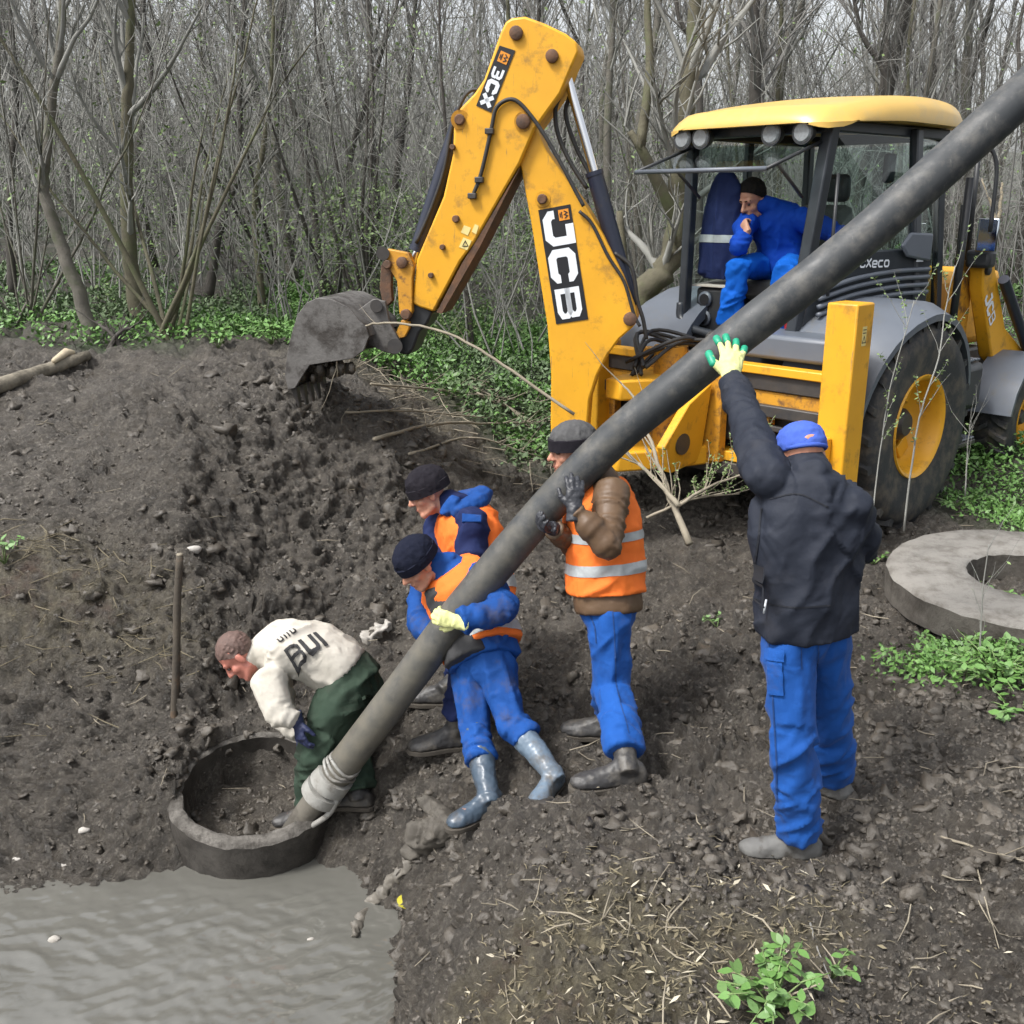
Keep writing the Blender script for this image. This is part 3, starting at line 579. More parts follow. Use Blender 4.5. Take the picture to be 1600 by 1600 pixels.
for i in range(n_ - 1): bk.f += [(k + i, k + i + 1, k + 2 * n_ + i + 1, k + 2 * n_ + i), (k + n_ + i, k + 3 * n_ + i, k + 3 * n_ + i + 1, k + n_ + i + 1), (k + i, k + n_ + i, k + n_ + i + 1, k + i + 1), (k + 2 * n_ + i, k + 2 * n_ + i + 1, k + 3 * n_ + i + 1, k + 3 * n_ + i)]
bucket = bk.build('bucket', STEELB, TR, smooth=True, auto=45)
for off in (hb + .012, -hb - .0): MB().prism([arm(x, y, hb) + AN * (off - hb) for x, y in BK], AN * -.022).build('side_plate', STEELB, bucket, bevel=.004)
for i in range(5):
    b0 = arm(455, 606, hb) - AN * (2 * hb) * (i + .5) / 5; MB().loft([[b0 + AN * .035 * sx + AD * .022 * sy for sx, sy in ((1, 1), (-1, 1), (-1, -1), (1, -1))], [b0 + V3((.03, 0, -.15)) + AN * .02 * sx + AD * .006 * sy for sx, sy in ((1, 1), (-1, 1), (-1, -1), (1, -1))]]).build('tooth', DARKM, bucket, bevel=.004)
for off in (.15, -.19):
    MB().prism([arm(x, y, off) for x, y in [(560, 485), (586, 466), (604, 470), (610, 500), (626, 530), (628, 545), (618, 553), (600, 548), (580, 538), (574, 515)]], AN * .04).build('hinge_bracket', STEELB, bucket, bevel=.006)
MB().tube([arm(617, 541, .24), arm(617, 541, -.24)], .052, 16).build('hinge_pin', DARKM, bucket, smooth=True, auto=40)
MB().tube([arm(588, 478, .24), arm(588, 478, -.24)], .042, 16).build('link_pin', DARKM, bucket, smooth=True, auto=40)
ms = MB(); rg = random.Random(5)
for i in range(70):
    t = rg.random(); q = arm(470 + 75 * t + rg.uniform(-8, 8), 575 + rg.uniform(-12, 22) * (1 - t), hb * rg.uniform(-.9, .9)); r_ = rg.uniform(.012, .035); ms.ell(q, (r_, 0, 0), (0, r_ * .8, 0), (0, 0, r_ * 1.5), 6, 4)
tag(ms.build('clinging_soil', CLOD, bucket, smooth=True), kind='stuff')

# -- kingpost and rear frame
def ubox(name, m, *a, parent=TR, bevel=.008): return lbox(MB(), *a).build(name, m, parent, bevel=bevel)
k0 = L(-.28, -.18, 0); kb = MB()
kp = MB().tube([L(-.22, -.2, .38), L(-.22, -.2, 1.25)], .12, 18).build('kingpost', YELW, TR, smooth=True, auto=40)
for c0, c1 in ((.42, .56), (.92, 1.06)): MB().prism([L(-.05, -.5, c0), L(-.05, .1, c0), L(-.35, .0, c0), L(-.75, -.2, c0), L(-.75, -.34, c0), L(-.35, -.42, c0)], ZX * (c1 - c0)).build('kingpost_arm', YEL, TR, bevel=.015)
ubox('carriage', YELW, -.12, -.04, -.55, .18, .45, 1.2)
MB().tube([arm(890, 705, .2), arm(890, 705, -.2)], .06, 16).build('boom_pivot_pin', DARKM, TR, smooth=True, auto=40)
ubox('upper_rail', YEL, -.05, .06, -1.08, .94, 1.10, 1.16); ubox('upper_rail_face', DARKM, -.02, .06, -1.08, .93, .99, 1.10)
ubox('rear_beam', YELW, .0, .1, -1.06, .93, .86, .985); ubox('beam_edge', DARKM, -.06, -.005, -1.06, .93, .82, .90)
ubox('lower_rail', YEL, -.05, .1, -1.08, .94, .46, .53); ubox('lower_rail_edge', DARKM, -.07, .1, -1.08, .94, .36, .455)
for b in (-.95, -.35, .28, .45): ubox('frame_upright', YELW, .0, .08, b - .045, b + .045, .535, .855)
ubox('rear_plate', BLACK, .12, .16, -1.05, .92, .34, 1.08); ubox('valve_box', DARKM, .0, .11, -.25, .22, .60, .83, bevel=.02); ubox('lock_bar', DARKM, -.03, .02, .35, .85, .72, .76)
for px, py, D in ((1000, 520, 6.95),): pass
rg = random.Random(3)
for i in range(9):
    a = L(-.1 - rg.random() * .2, -.55 + rg.random() * .5, 1.15 + rg.random() * .12); b = L(.1, -.5 + rg.random() * .7, 1.0 + rg.random() * .3); c = L(-.55, -.35 + rg.random() * .2, 1.0 + rg.random() * .2)
    MB().tube(bez([c, a + V3((0, 0, .06)), b, L(.3, -.3 + rg.random() * .3, 1.15)], 6), .014, 8).build('hydraulic_hose', BLACKR, TR, smooth=True)
for b in (-.42, .02): MB().tube([L(-.3, b, .70), L(.05, b * 1.6 - .05, .76)], .055, 14).build('slew_ram', YELW, TR, smooth=True, auto=40)
MB().tube([L(-.42, -.04, .62), L(-.42, .1, .62)], .075, 16).build('pivot_cap', DARKM, TR, smooth=True, auto=40)
MB().prism([L(-.15, -.02, .45), L(-.5, .0, .42), L(-.62, .02, .62), L(-.4, .05, .9), L(-.15, .05, 1.02)], NX * .07).build('kingpost_cheek', YEL, TR, bevel=.01)
# -- stabilisers
for b0, b1, f in ((.94, 1.15, 1), (-1.17, -.96, -1)):
    st = ubox('stabiliser_leg', YEL, -.14, .07, b0, b1, .28, 1.62, bevel=.012)
    lbox(MB(), -.10, .03, b0 + .04, b1 - .04, .02, .28).build('inner_leg', DARKM, st, bevel=.01)
    lbox(MB(), -.16, .09, b0 - .06, b1 + .06, -.06, .03).build('foot_pad', DARKM, st, bevel=.02)
    if f > 0:
        lg = lbox(MB(), -.27, -.145, b0 - .02, b0 + .12, .42, .78).build('lamp_guard', YEL, st, bevel=.01)
        lbox(MB(), -.285, -.272, b0 - .005, b0 + .105, .45, .74).build('lamp_lens', mat('tail_lens', (.10, .02, .025), .3), st)
        for k in range(6): lbox(MB(), -.297, -.287, b0 - .01, b0 + .11, .455 + k * .055, .463 + k * .055).build('guard_bar', DARKM, st)
        for k in range(3): lbox(MB(), -.297, -.287, b0 + .0 + k * .045, b0 + .008 + k * .045, .44, .76).build('guard_bar', DARKM, st)
        lbox(MB(), -.06, -.01, b1 + .001, b1 + .003, 1.36, 1.48).build('warning_sticker', STICK, st); ribbon(MB(), [[(0, 0), (.04, 0), (.02, .04), (0, 0)], [(0, .06), (.04, .06)], [(0, .08), (.04, .08)]], L(-.055, b1 + .0035, 1.38), FX, ZX, NX, .006).build('sticker_symbol', DECAL, st, fix=False)
    lbox(MB(), -.03, .1, b0 - .02 * f, b1 - .02 * f, 1.12, 1.2).build('mount_bracket', YELW, st, bevel=.01)

# -- wheels
def wheel(name, a, b, c, r, w, rr, side):
    ct = L(a, b, c); ax = NX * side; prof = [(rr, -w * .42), (r * .80, -w * .5), (r * .93, -w * .49), (r * .985, -w * .40), (r, -w * .2), (r, w * .2), (r * .985, w * .40), (r * .93, w * .49), (r * .80, w * .5), (rr, w * .42)]
    n = 48; e1 = FX; e2 = ZX
    rings = [[ct + ax * h + (e1 * math.cos(2 * math.pi * j / n) + e2 * math.sin(2 * math.pi * j / n)) * q for j in range(n)] for q, h in prof]
    mb = MB().loft(rings, False); wt = mb.build(name, TYRE, TR, smooth=True)
    nl = 22
    lug = MB()
    for i in range(nl * 2):
        th = 2 * math.pi * i / (nl * 2); s_ = 1 if i % 2 else -1; pts = []
        for hh, dth, rad in ((.03 * s_, 0, r * 1.0), (.25 * s_, .09, r * 1.0), (.46 * s_, .15, r * .975)):
            t2 = th + dth; e = e1 * math.cos(t2) + e2 * math.sin(t2); g = -e1 * math.sin(t2) + e2 * math.cos(t2)
            pts.append((ct + ax * (hh * w) + e * rad, e, g))
        rings = [[p + e * .034 + g * .022, p + e * .034 - g * .022, p - e * .03 - g * .028, p - e * .03 + g * .028] for p, e, g in pts]; lug.loft(rings)
    tag(lug.build('tread_lugs', TYRE, wt), kind='stuff')
    rp = [(rr * 1.0, w * .36), (rr * 1.045, w * .43), (rr * 1.03, w * .46), (rr * .97, w * .44), (rr * .93, w * .38), (rr * .90, w * .16), (rr * .82, -.01), (rr * .60, -.05), (rr * .52, -.055)]
    rings = [[ct + ax * h + (e1 * math.cos(2 * math.pi * j / n) + e2 * math.sin(2 * math.pi * j / n)) * q for j in range(n)] for q, h in rp]
    rim = MB().loft(rings, False).build('rim', YEL, wt, smooth=True, auto=50)
    MB().tube([ct - ax * .07, ct - ax * .045], rr * .53, 24).build('hub_plate', DARKM, wt, smooth=True, auto=40)
    MB().tube([ct - ax * .06, ct + ax * .05, ct + ax * .09], [rr * .34, rr * .32, rr * .22], 20).build('hub', DARKM, wt, smooth=True, auto=40)
    for k in range(8):
        t2 = 2 * math.pi * k / 8; p = ct + (e1 * math.cos(t2) + e2 * math.sin(t2)) * rr * .44; MB().tube([p - ax * .05, p - ax * .015], .014, 6).build('wheel_nut', DARKM, wt)
    for k in (0, 1, 2):                     # rim clamps
        t2 = 2 * math.pi * (k / 3 + .18); e = e1 * math.cos(t2) + e2 * math.sin(t2); g = ax.cross(e)
        MB().box(ct + e * rr * .70 - ax * .0, e * rr * .2, g * .07, ax * .012).build('rim_lug', YEL, wt, bevel=.006)
    return wt
wheel('rear_wheel', .95, .93, .70, .72, .42, .355, 1); wheel('rear_wheel', .95, -.93, .70, .72, .42, .355, -1)
wheel('front_wheel', 3.08, .93, .46, .46, .30, .23, 1); wheel('front_wheel', 3.08, -.93, .46, .46, .30, .23, -1)
MB().tube([L(.95, -.8, .70), L(.95, .8, .70)], .14, 16).build('rear_axle', DARKM, TR, smooth=True, auto=40)
MB().tube([L(3.08, -.85, .46), L(3.08, .85, .46)], .09, 16).build('front_axle', DARKM, TR, smooth=True, auto=40)
ubox('chassis', DARKM, .1, 3.5, -.42, .42, .55, .98, bevel=.03); ubox('engine_hood', YEL, 2.15, 3.75, -.42, .42, 1.0, 1.65, bevel=.08); ubox('front_grille', BLACK, 3.752, 3.80, -.36, .36, 1.05, 1.55)
ubox('fuel_tank', BLACK, 1.75, 2.35, .48, .95, .62, 1.02, bevel=.07)
st = MB()
for k in range(5): lbox(st, 1.80 + k * .1, 1.86 + k * .1, .60, .93, 1.022, 1.04)
st.build('step_ribs', GREYP, TR, bevel=.005)
ubox('cab_step', DARKM, 1.75, 2.05, .72, 1.06, .40, .44); ubox('step_tread', GREYP, 1.75, 2.05, .74, 1.05, .443, .46); ubox('step_bracket', DARKM, 1.85, 1.95, .75, .85, .44, .64)
# -- fenders
def fender(side):
    rings = []
    for i in range(19):
        t = i / 18; th = R(168 - 150 * t); rad = .86 + .05 * math.sin(math.pi * t)
        a = .95 + rad * math.cos(th); c = .70 + rad * math.sin(th) * .90; a2 = .95 + (rad - .03) * math.cos(th); c2 = .70 + (rad - .03) * math.sin(th) * .90
        lo = .45 * side; hi = (1.17 - .16 * abs(t - .45)) * side; md = lerp(lo, hi, .8)
        rings.append([L(a, lo, c + .06), L(a, md, c + .045), L(a, hi, c - .03), L(a2, hi, c2 - .05), L(a2, md, c2), L(a2, lo, c2)])
    return MB().loft(rings).build('rear_fender', GREYP, TR, smooth=True, auto=60)
fender(1); fender(-1)
# -- cab
cab = thing if False else None
def post(p0, p1, w, d, m=CABM, name='cab_post', parent=TR):
    p0 = V3(p0); p1 = V3(p1); t = (p1 - p0).normalized(); e = FX - t * FX.dot(t); e.normalize(); g = t.cross(e)
    return MB().box((p0 + p1) / 2, t * ((p1 - p0).length / 2), e * d / 2, g * w / 2).build(name, m, parent, bevel=.012)
B0, B1 = -.62, .52
post(L(.45, B0, 1.12), L(.42, B0 + .04, 2.70), .07, .08); post(L(.36, .40, 1.25), L(.45, B1, 2.72), .085, .10)
post(L(1.50, B1 + .2, 1.2), L(1.46, B1 + .08, 2.72), .07, .09); post(L(2.12, B1 + .1, 1.0), L(1.98, B1 + .02, 2.72), .06, .08)
post(L(2.12, B0, 1.0), L(1.98, B0 + .04, 2.72), .06, .08); post(L(1.3, B0 - .12, 1.0), L(1.26, B0 - .05, 2.72), .05, .07)
for c in (2.70,):
    post(L(.44, B0, c), L(.44, B1, c), .09, .1, name='cab_rail'); post(L(.45, B1, c), L(2.0, B1 + .05, c), .08, .06, name='cab_rail'); post(L(.45, B0, c), L(2.0, B0, c), .08, .06, name='cab_rail'); post(L(2.0, B0, c), L(2.0, B1, c), .08, .06, name='cab_rail')
ubox('cab_floor', BLACK, .42, 2.15, B0, B1, 1.12, 1.25); 
MB().tube(bez([L(.42, B0 - .01, 1.48), L(.40, B0 + .02, 1.36), L(.36, B0 + .2, 1.29), L(.33, -.05, 1.27), L(.34, .30, 1.30), L(.38, .42, 1.4)], 6), .035, 10).build('window_sill', CABM, TR, smooth=True)
ubox('sill_panel', BLACK, .36, .42, -.55, .45, 1.0, 1.27, bevel=.015); ubox('side_skirt', GREYP, .05, .44, .15, .95, 1.19, 1.36, bevel=.03)
# roof
def roof():
    na, nb = 26, 18; top = []; bot = []
    for i in range(na + 1):
        for j in range(nb + 1):
            u = -1 + 2 * i / na; v = -1 + 2 * j / nb; a = 1.2 + u * 1.0; b = -.04 + v * (.74 + .04 * (1 - u * u) - .05 * (u < 0) * abs(u))
            e = max(abs(u), abs(v)); cr = (abs(u) ** 7 + abs(v) ** 7) ** (1 / 7); k = max(0, cr - .86) / .17
            if cr > 1: a = 1.2 + (a - 1.2) / cr ** .8; b = -.04 + (b + .04) / cr ** .8
            rise = .055 + .06 * math.sin(math.pi * min(1, max(0, (u + .75) / 1.75))) + .025 * u
            t = 2.80 + rise + .035 * (1 - v * v) - .125 * min(1, k) ** 2 - .05 * max(0, -u - .35)
            top.append(L(a, b, t)); bot.append(L(a, b, 2.745 - .045 * max(0, -u - .2)))
    n = nb + 1; k0 = len(top); mb = MB(); mb.v = top + bot
    for i in range(na):
        for j in range(nb):
            a = i * n + j; mb.f.append((a, a + 1, a + n + 1, a + n)); mb.f.append((k0 + a, k0 + a + n, k0 + a + n + 1, k0 + a + 1))
    ed = [j for j in range(n)] + [i * n + nb for i in range(1, na + 1)] + [na * n + j for j in range(nb - 1, -1, -1)] + [i * n for i in range(na - 1, 0, -1)]
    for q in range(len(ed)): a = ed[q]; b = ed[(q + 1) % len(ed)]; mb.f.append((a, k0 + a, k0 + b, b))
    return mb.build('cab_roof', mat('roof_yellow_glare', (.66, .42, .10), .34, (.58, .38, .10), 3, dirt=(.5, .36, .14), dscale=4, dlo=.5, dhi=.75), TR, smooth=True, auto=55)  # paler than the other yellow: sky glare put into the roof colour
rf = roof()
for b in (-.56, -.40, .18, .42):
    p = L(.29, b, 2.655); w = MB().tube([p + FX * .06, p, p - FX * .03], [.05, .078, .078], 18).build('work_light', BLACK, rf, smooth=True, auto=40)
    MB().tube([p - FX * .028, p - FX * .042], [.068, .055], 18).build('lamp_lens', LENS, rf, smooth=True, auto=40)
    MB().box(p + FX * .02 + ZX * .06, FX * .012, NX * .012, ZX * .05).build('lamp_bracket', BLACK, rf)
# glazing
def pane(pts, name='window_pane', parent=TR): 
    pts = [V3(p) for p in pts]; n = (pts[1] - pts[0]).cross(pts[2] - pts[0]).normalized(); return MB().prism(pts, n * .005).build(name, GLASS, parent)
pane([L(.43, B1 - .05, 1.85), L(1.47, B1 + .15, 1.88), L(1.44, B1 + .08, 2.66), L(.48, B1 + .01, 2.66)], 'door_pane')
pane([L(1.53, B1 + .18, 1.4), L(2.1, B1 + .1, 1.4), L(1.98, B1 + .03, 2.66), L(1.49, B1 + .08, 2.66)]); pane([L(2.1, B0 + .05, 1.3), L(2.1, B1 + .05, 1.3), L(2.0, B1, 2.64), L(2.0, B0 + .05, 2.64)], 'windscreen')
pane([L(.46, B0 - .02, 1.25), L(1.28, B0 - .1, 1.25), L(1.25, B0 - .04, 2.64), L(.44, B0 + .01, 2.64)]); pane([L(1.32, B0 - .1, 1.25), L(2.08, B0, 1.25), L(1.97, B0 + .03, 2.64), L(1.28, B0 - .04, 2.64)])
# opened rear window, hinged under the roof
h0 = L(.40, B0 + .04, 2.60); h1 = L(.40, B1 - .04, 2.60); e0 = L(-.15, B0 - .02, 2.42); e1_ = L(-.15, B1 - .08, 2.42)
rw = pane([h0, h1, e1_, e0], 'rear_window')
for a, b, r_ in ((h0, e0, .012), (h1, e1_, .012), (e0, e1_, .016)): MB().tube([a, b], r_, 8).build('window_trim', BLACK if r_ < .015 else GREYP, rw, smooth=True)
for q in (-.45, .40): MB().tube([L(.35, q, 2.25), L(.02, q, 2.46)], .012, 8).build('gas_strut', DARKM, rw, smooth=True)
MB().tube([L(.46, B1 + .07, 1.6), L(.46, B1 + .07, 2.4)], .012, 8).build('grab_rail', BLACK, TR, smooth=True)
for c in (2.36, 1.92): MB().prism([L(1.2, B1 + .17, c), L(1.30, B1 + .18, c + .09), L(1.56, B1 + .22, c + .08), L(1.56, B1 + .22, c - .12), L(1.28, B1 + .18, c - .08)], NX * .03).build('door_hinge_cover', GREYP, TR, bevel=.015)
# side panel under the door with ribs and lettering
side = MB().prism([L(.38, .45, 1.30), L(1.62, .74, 1.3), L(1.62, .74, 1.90), L(.42, .52, 1.88)], NX * -.05).build('side_panel', CABM, TR, bevel=.012)
def sp(a, c, o=.012): return L(a, .52 + (a - .42) * .19 + o, c)
for k in range(4): MB().tube(bez([sp(.44, 1.47 + k * .055), sp(.8, 1.54 + k * .055), sp(1.2, 1.575 + k * .055), sp(1.58, 1.58 + k * .055)], 5), .017, 8).build('panel_rib', GREYP, side, smooth=True)
sx = (FX + NX * .19).normalized(); sn = (NX - FX * .19).normalized()
letters('3CXeco', sp(.76, 1.775), sx, ZX, sn, .056, .066, .008, .012).build('lettering', WHITEP, side, fix=False)
for c0 in (1.80, 1.84): MB().prism([sp(1.42, c0), sp(1.5, c0), sp(1.5, c0 + .02), sp(1.43, c0 + .025)], NX * .002).build('small_badge', WHITEP, side)
# interior
ubox('side_console', BLACK, .52, .9, B0 + .05, -.28, 1.25, 1.60, bevel=.03); 
for z0 in (1.51, 1.37): MB().tube([L(.50, -.47, z0), L(.52, -.47, z0)], .06, 18).build('vent_ring', GREYP, TR, smooth=True); MB().tube([L(.495, -.47, z0), L(.499, -.47, z0)], .042, 18).build('vent_hole', DECAL, TR)
MB().prism([L(.5, -.6, 1.605), L(.5, -.28, 1.605), L(.85, -.25, 1.64), L(.85, -.55, 1.64)], ZX * .01).build('paper_sheet', PAPER, TR)
ubox('seat_base', SEATM, .72, 1.25, -.28, .24, 1.50, 1.66, bevel=.05); ubox('seat_pedestal', BLACK, .8, 1.2, -.15, .15, 1.25, 1.50, bevel=.03); ubox('seat_back', SEATM, 1.22, 1.37, -.2, .24, 1.66, 2.2, bevel=.06); ubox('headrest', BLACK, 1.26, 1.36, -.0, .2, 2.22, 2.42, bevel=.04)
ubox('footwell_box', REDP, .44, .56, .18, .34, 1.26, 1.42, bevel=.02)
ubox('front_console', BLACK, 1.75, 2.1, -.35, .35, 1.25, 1.75, bevel=.05)
MB().tube([L(1.7 + .0, .0, 1.75) + (NX * math.cos(t) + (ZX * .6 - FX * .6) * math.sin(t)) * .19 for t in np.linspace(0, 2 * math.pi, 25)], .014, 8, False).build('steering_wheel', BLACK, TR, smooth=True)
ubox('door_mirror_pod', BLACK, 1.2, 1.3, B1 - .02, B1 + .04, 2.35, 2.55, bevel=.02)
# mirrors, exhaust, loader arms at the front
for p in ((2.35, .62, 1.6, 2.2), (2.55, .60, 1.6, 2.75)):
    MB().tube([L(p[0], p[1], p[2]), L(p[0] - .03, p[1], p[3])], .022, 8).build('guard_tube', BLACK, TR, smooth=True)
MB().tube([L(2.2, .7, 1.2), L(2.2, .7, 2.4)], .03, 10).build('exhaust_stack', BLACK, TR, smooth=True)
MB().tube(bez([L(2.0, .55, 2.62), L(2.18, .75, 2.64), L(2.28, .85, 2.5), L(2.3, .86, 2.0)], 6), .016, 8).build('mirror_arm', BLACK, TR, smooth=True)
ubox('headlamp', BLACK, 2.36, 2.5, .66, .86, 1.72, 1.86, bevel=.03); ubox('mirror_glass', mat('mirror', (.5, .55, .6), .08, metal=1.0), 2.30, 2.32, .76, .92, 1.85, 2.1)
for s_ in (1, -1):
    b = .66 * s_
    la = MB().prism([L(2.45, b, 1.78), L(2.62, b, 1.80), L(3.05, b, 1.2), L(3.9, b, .78), L(3.95, b, .55), L(3.75, b, .5), L(2.85, b, .98), L(2.5, b, 1.55)], NX * .12 * s_).build('loader_arm', YEL, TR, bevel=.015)
    if s_ > 0:
        letters('JCB', L(2.54, b + .125, 1.47), (FX * .6 - ZX * .8).normalized(), (FX * .8 + ZX * .6).normalized(), NX, .085, .12, .02, .028).build('lettering', WHITEP, la, fix=False)
        pin(L(2.52, b + .12, 1.70), NX, .04, .03, la, DARKM)
    ram_p = (L(2.75, b + .17 * s_, 1.62), L(3.5, b + .17 * s_, .95)); MB().tube(list(ram_p), .045, 12).build('loader_ram', NAVYCYL, TR, smooth=True, auto=40)
    MB().prism([L(2.2, b - .02, .98), L(2.62, b - .02, .98), L(2.62, b - .02, 1.72), L(2.42, b - .02, 1.78), L(2.2, b - .02, 1.35)], NX * -.05 * s_).build('loader_tower', YELW, TR, bevel=.01)
    rings = []
    for i in range(9):
        th = R(170 - 155 * i / 8); rings.append([L(3.08 + q * math.cos(th), h * s_, .46 + q * math.sin(th)) for q, h in ((.56, .74), (.56, 1.12), (.53, 1.12), (.53, .74))])
    MB().loft(rings).build('front_fender', GREYP, TR, smooth=True, auto=50)
lb = [L(3.95, 0, .85), L(4.05, 0, .3), L(4.2, 0, .15), L(4.75, 0, .12), L(4.75, 0, .15), L(4.25, 0, .2), L(4.1, 0, .35), L(4.0, 0, .85)]
MB().prism([p - NX * 1.15 for p in lb], NX * 2.3).build('loader_bucket', STEELB, TR)

# ------------------------------------------------------------------ the suction hose and the concrete rings
HC = [(518, 1219, 5.45), (581, 1137, 5.32), (650, 1046, 5.20), (722, 950, 5.08), (845, 803, 4.90), (957, 688, 4.76), (1060, 602, 4.63), (1162, 518, 4.52), (1298, 412, 4.42), (1410, 317, 4.36), (1508, 229, 4.31), (1600, 146, 4.26), (1760, 0, 4.18), (1920, -150, 4.1)]
HP = [pix(*c) for c in HC]; HR = .087
def hose_at(i): return HP[i]
hl = bez(HP, 5); hroot = thing('suction_hose', 'thick grey rubber suction hose lifted by the workers out of the pit ring', 'hose', tuple(HP[0]))
rg = random.Random(1); hob = MB().tube(hl, [HR * (1 + rg.uniform(-.008, .008)) for _ in hl], 28).build('hose_body', HOSE, hroot, smooth=True)
at_ = hob.data.attributes.new('mud', 'FLOAT', 'POINT'); at_.data.foreach_set('value', np.repeat(np.clip(1.1 - np.arange(len(hl)) / 30, 0, 1), 28).astype(np.float32))
_ht = HOSE.node_tree; _b = _ht.nodes['Principled BSDF']; _src = _b.inputs['Base Color'].links[0].from_socket; _a = _ht.nodes.new('ShaderNodeAttribute'); _a.attribute_name = 'mud'
_t = _ht.nodes.new('ShaderNodeTexNoise'); _t.inputs['Scale'].default_value = 11; _t.inputs['Detail'].default_value = 8; _c = [q for q in _ht.nodes if q.type == 'TEX_COORD'][0]; _ht.links.new(_c.outputs['Object'], _t.inputs['Vector'])
_m = _ht.nodes.new('ShaderNodeMath'); _m.operation = 'MULTIPLY_ADD'; _ht.links.new(_t.outputs[0], _m.inputs[0]); _m.inputs[1].default_value = 1.6; _m.inputs[2].default_value = -1.05
_s = _ht.nodes.new('ShaderNodeMath'); _s.operation = 'ADD'; _s.use_clamp = True; _k2 = _ht.nodes.new('ShaderNodeMath'); _k2.operation = 'MULTIPLY'; _k2.inputs[1].default_value = 1.15; _ht.links.new(_a.outputs['Fac'], _k2.inputs[0]); _ht.links.new(_m.outputs[0], _s.inputs[0]); _ht.links.new(_k2.outputs[0], _s.inputs[1])
_x = _ht.nodes.new('ShaderNodeMix'); _x.data_type = 'RGBA'; _ht.links.new(_s.outputs[0], _x.inputs[0]); _ht.links.new(_src, _x.inputs[6]); _x.inputs[7].default_value = (.125, .115, .092, 1); _ht.links.new(_x.outputs[2], _b.inputs['Base Color'])
hd = (HP[0] - HP[1]).normalized(); b0 = HP[0]
nz_ = MB().tube([b0 + hd * .0, b0 + hd * .10, b0 + hd * .26, b0 + hd * .45], [HR * .9, HR * .82, HR * .78, HR * .66], 22).build('nozzle', HOSEM, hroot, smooth=True)
cl = MB().tube([b0 - hd * .05, b0 - hd * .045, b0 + hd * .035, b0 + hd * .04], [HR * 1.02, HR * 1.22, HR * 1.24, HR * 1.05], 26).build('clamp', CLAMP, hroot, smooth=True, auto=40)
MB().tube([b0 + hd * .055, b0 + hd * .06, b0 + hd * .125, b0 + hd * .13], [HR * .95, HR * 1.25, HR * 1.27, HR * 1.0], 26).build('clamp_ring', CLAMP, hroot, smooth=True, auto=40)
for k in range(3): MB().tube([b0 - hd * (.08 + k * .03) + (hd.orthogonal().normalized() * math.cos(t) + hd.cross(hd.orthogonal().normalized()) * math.sin(t)) * HR * 1.04 + V3((0, 0, .012 * math.sin(3 * t + k))) for t in np.linspace(0, 2 * math.pi, 26)], .009, 6, False).build('wire_binding', CLAMP, hroot, smooth=True)
MB().tube(bez([b0 + hd * .1 + V3((.10, -.06, .02)), b0 + hd * .2 + V3((.10, -.07, -.01)), b0 + hd * .35 + V3((.05, -.06, 0))], 5), .016, 8).build('lever', CLAMP, hroot, smooth=True)

def ring_mesh(c, axis, ri, ro, h, n=64, jit=.01, seed=0, top_m=CONC, side_m=CONCD, name='concrete_ring', lab='', notch=None):
    axis = V3(axis).normalized(); e1 = axis.orthogonal().normalized(); e2 = axis.cross(e1); rg = random.Random(seed); prof = [(ri, -h), (ri, -h * .5), (ri, -.012), (ri + .012, 0), (lerp(ri, ro, .35), .004), (lerp(ri, ro, .7), .0), (ro - .016, -.004), (ro, -.022), (ro, -h * .3), (ro, -h * .7), (ro, -h)]
    rings = []
    for q, z in prof:
        rings.append([c + (e1 * math.cos(2 * math.pi * j / n) + e2 * math.sin(2 * math.pi * j / n)) * (q + rg.uniform(-jit, jit)) + axis * (z + rg.uniform(-jit, jit)) for j in range(n)])
    root = thing(name, lab, 'concrete ring', tuple(c - axis * h))
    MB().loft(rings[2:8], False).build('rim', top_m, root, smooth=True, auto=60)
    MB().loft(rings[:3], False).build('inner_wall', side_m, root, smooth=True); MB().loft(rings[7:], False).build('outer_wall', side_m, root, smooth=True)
    return root
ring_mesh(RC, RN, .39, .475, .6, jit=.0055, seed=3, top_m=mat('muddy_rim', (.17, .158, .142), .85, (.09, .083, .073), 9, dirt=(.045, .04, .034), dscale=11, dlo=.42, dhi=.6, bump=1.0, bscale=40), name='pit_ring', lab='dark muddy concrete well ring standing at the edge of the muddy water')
SC = pixz(1612, 897, .35); SN = V3((-.02, -.03, 1))
ring_mesh(SC, SN, .35, .80, .18, jit=.005, seed=4, name='cover_slab', side_m=mat('soiled_concrete', (.12, .11, .095), .9, (.07, .063, .054), 7, dirt=(.04, .034, .027), dscale=5, dlo=.45, dhi=.65, bump=.8, bscale=40), top_m=mat('pale_concrete', (.24, .23, .21), .9, (.18, .17, .155), 6, dirt=(.10, .09, .075), dscale=6, dlo=.48, dhi=.72, bump=.8, bscale=60), lab='flat pale concrete cover slab with a round hole lying in the weeds')

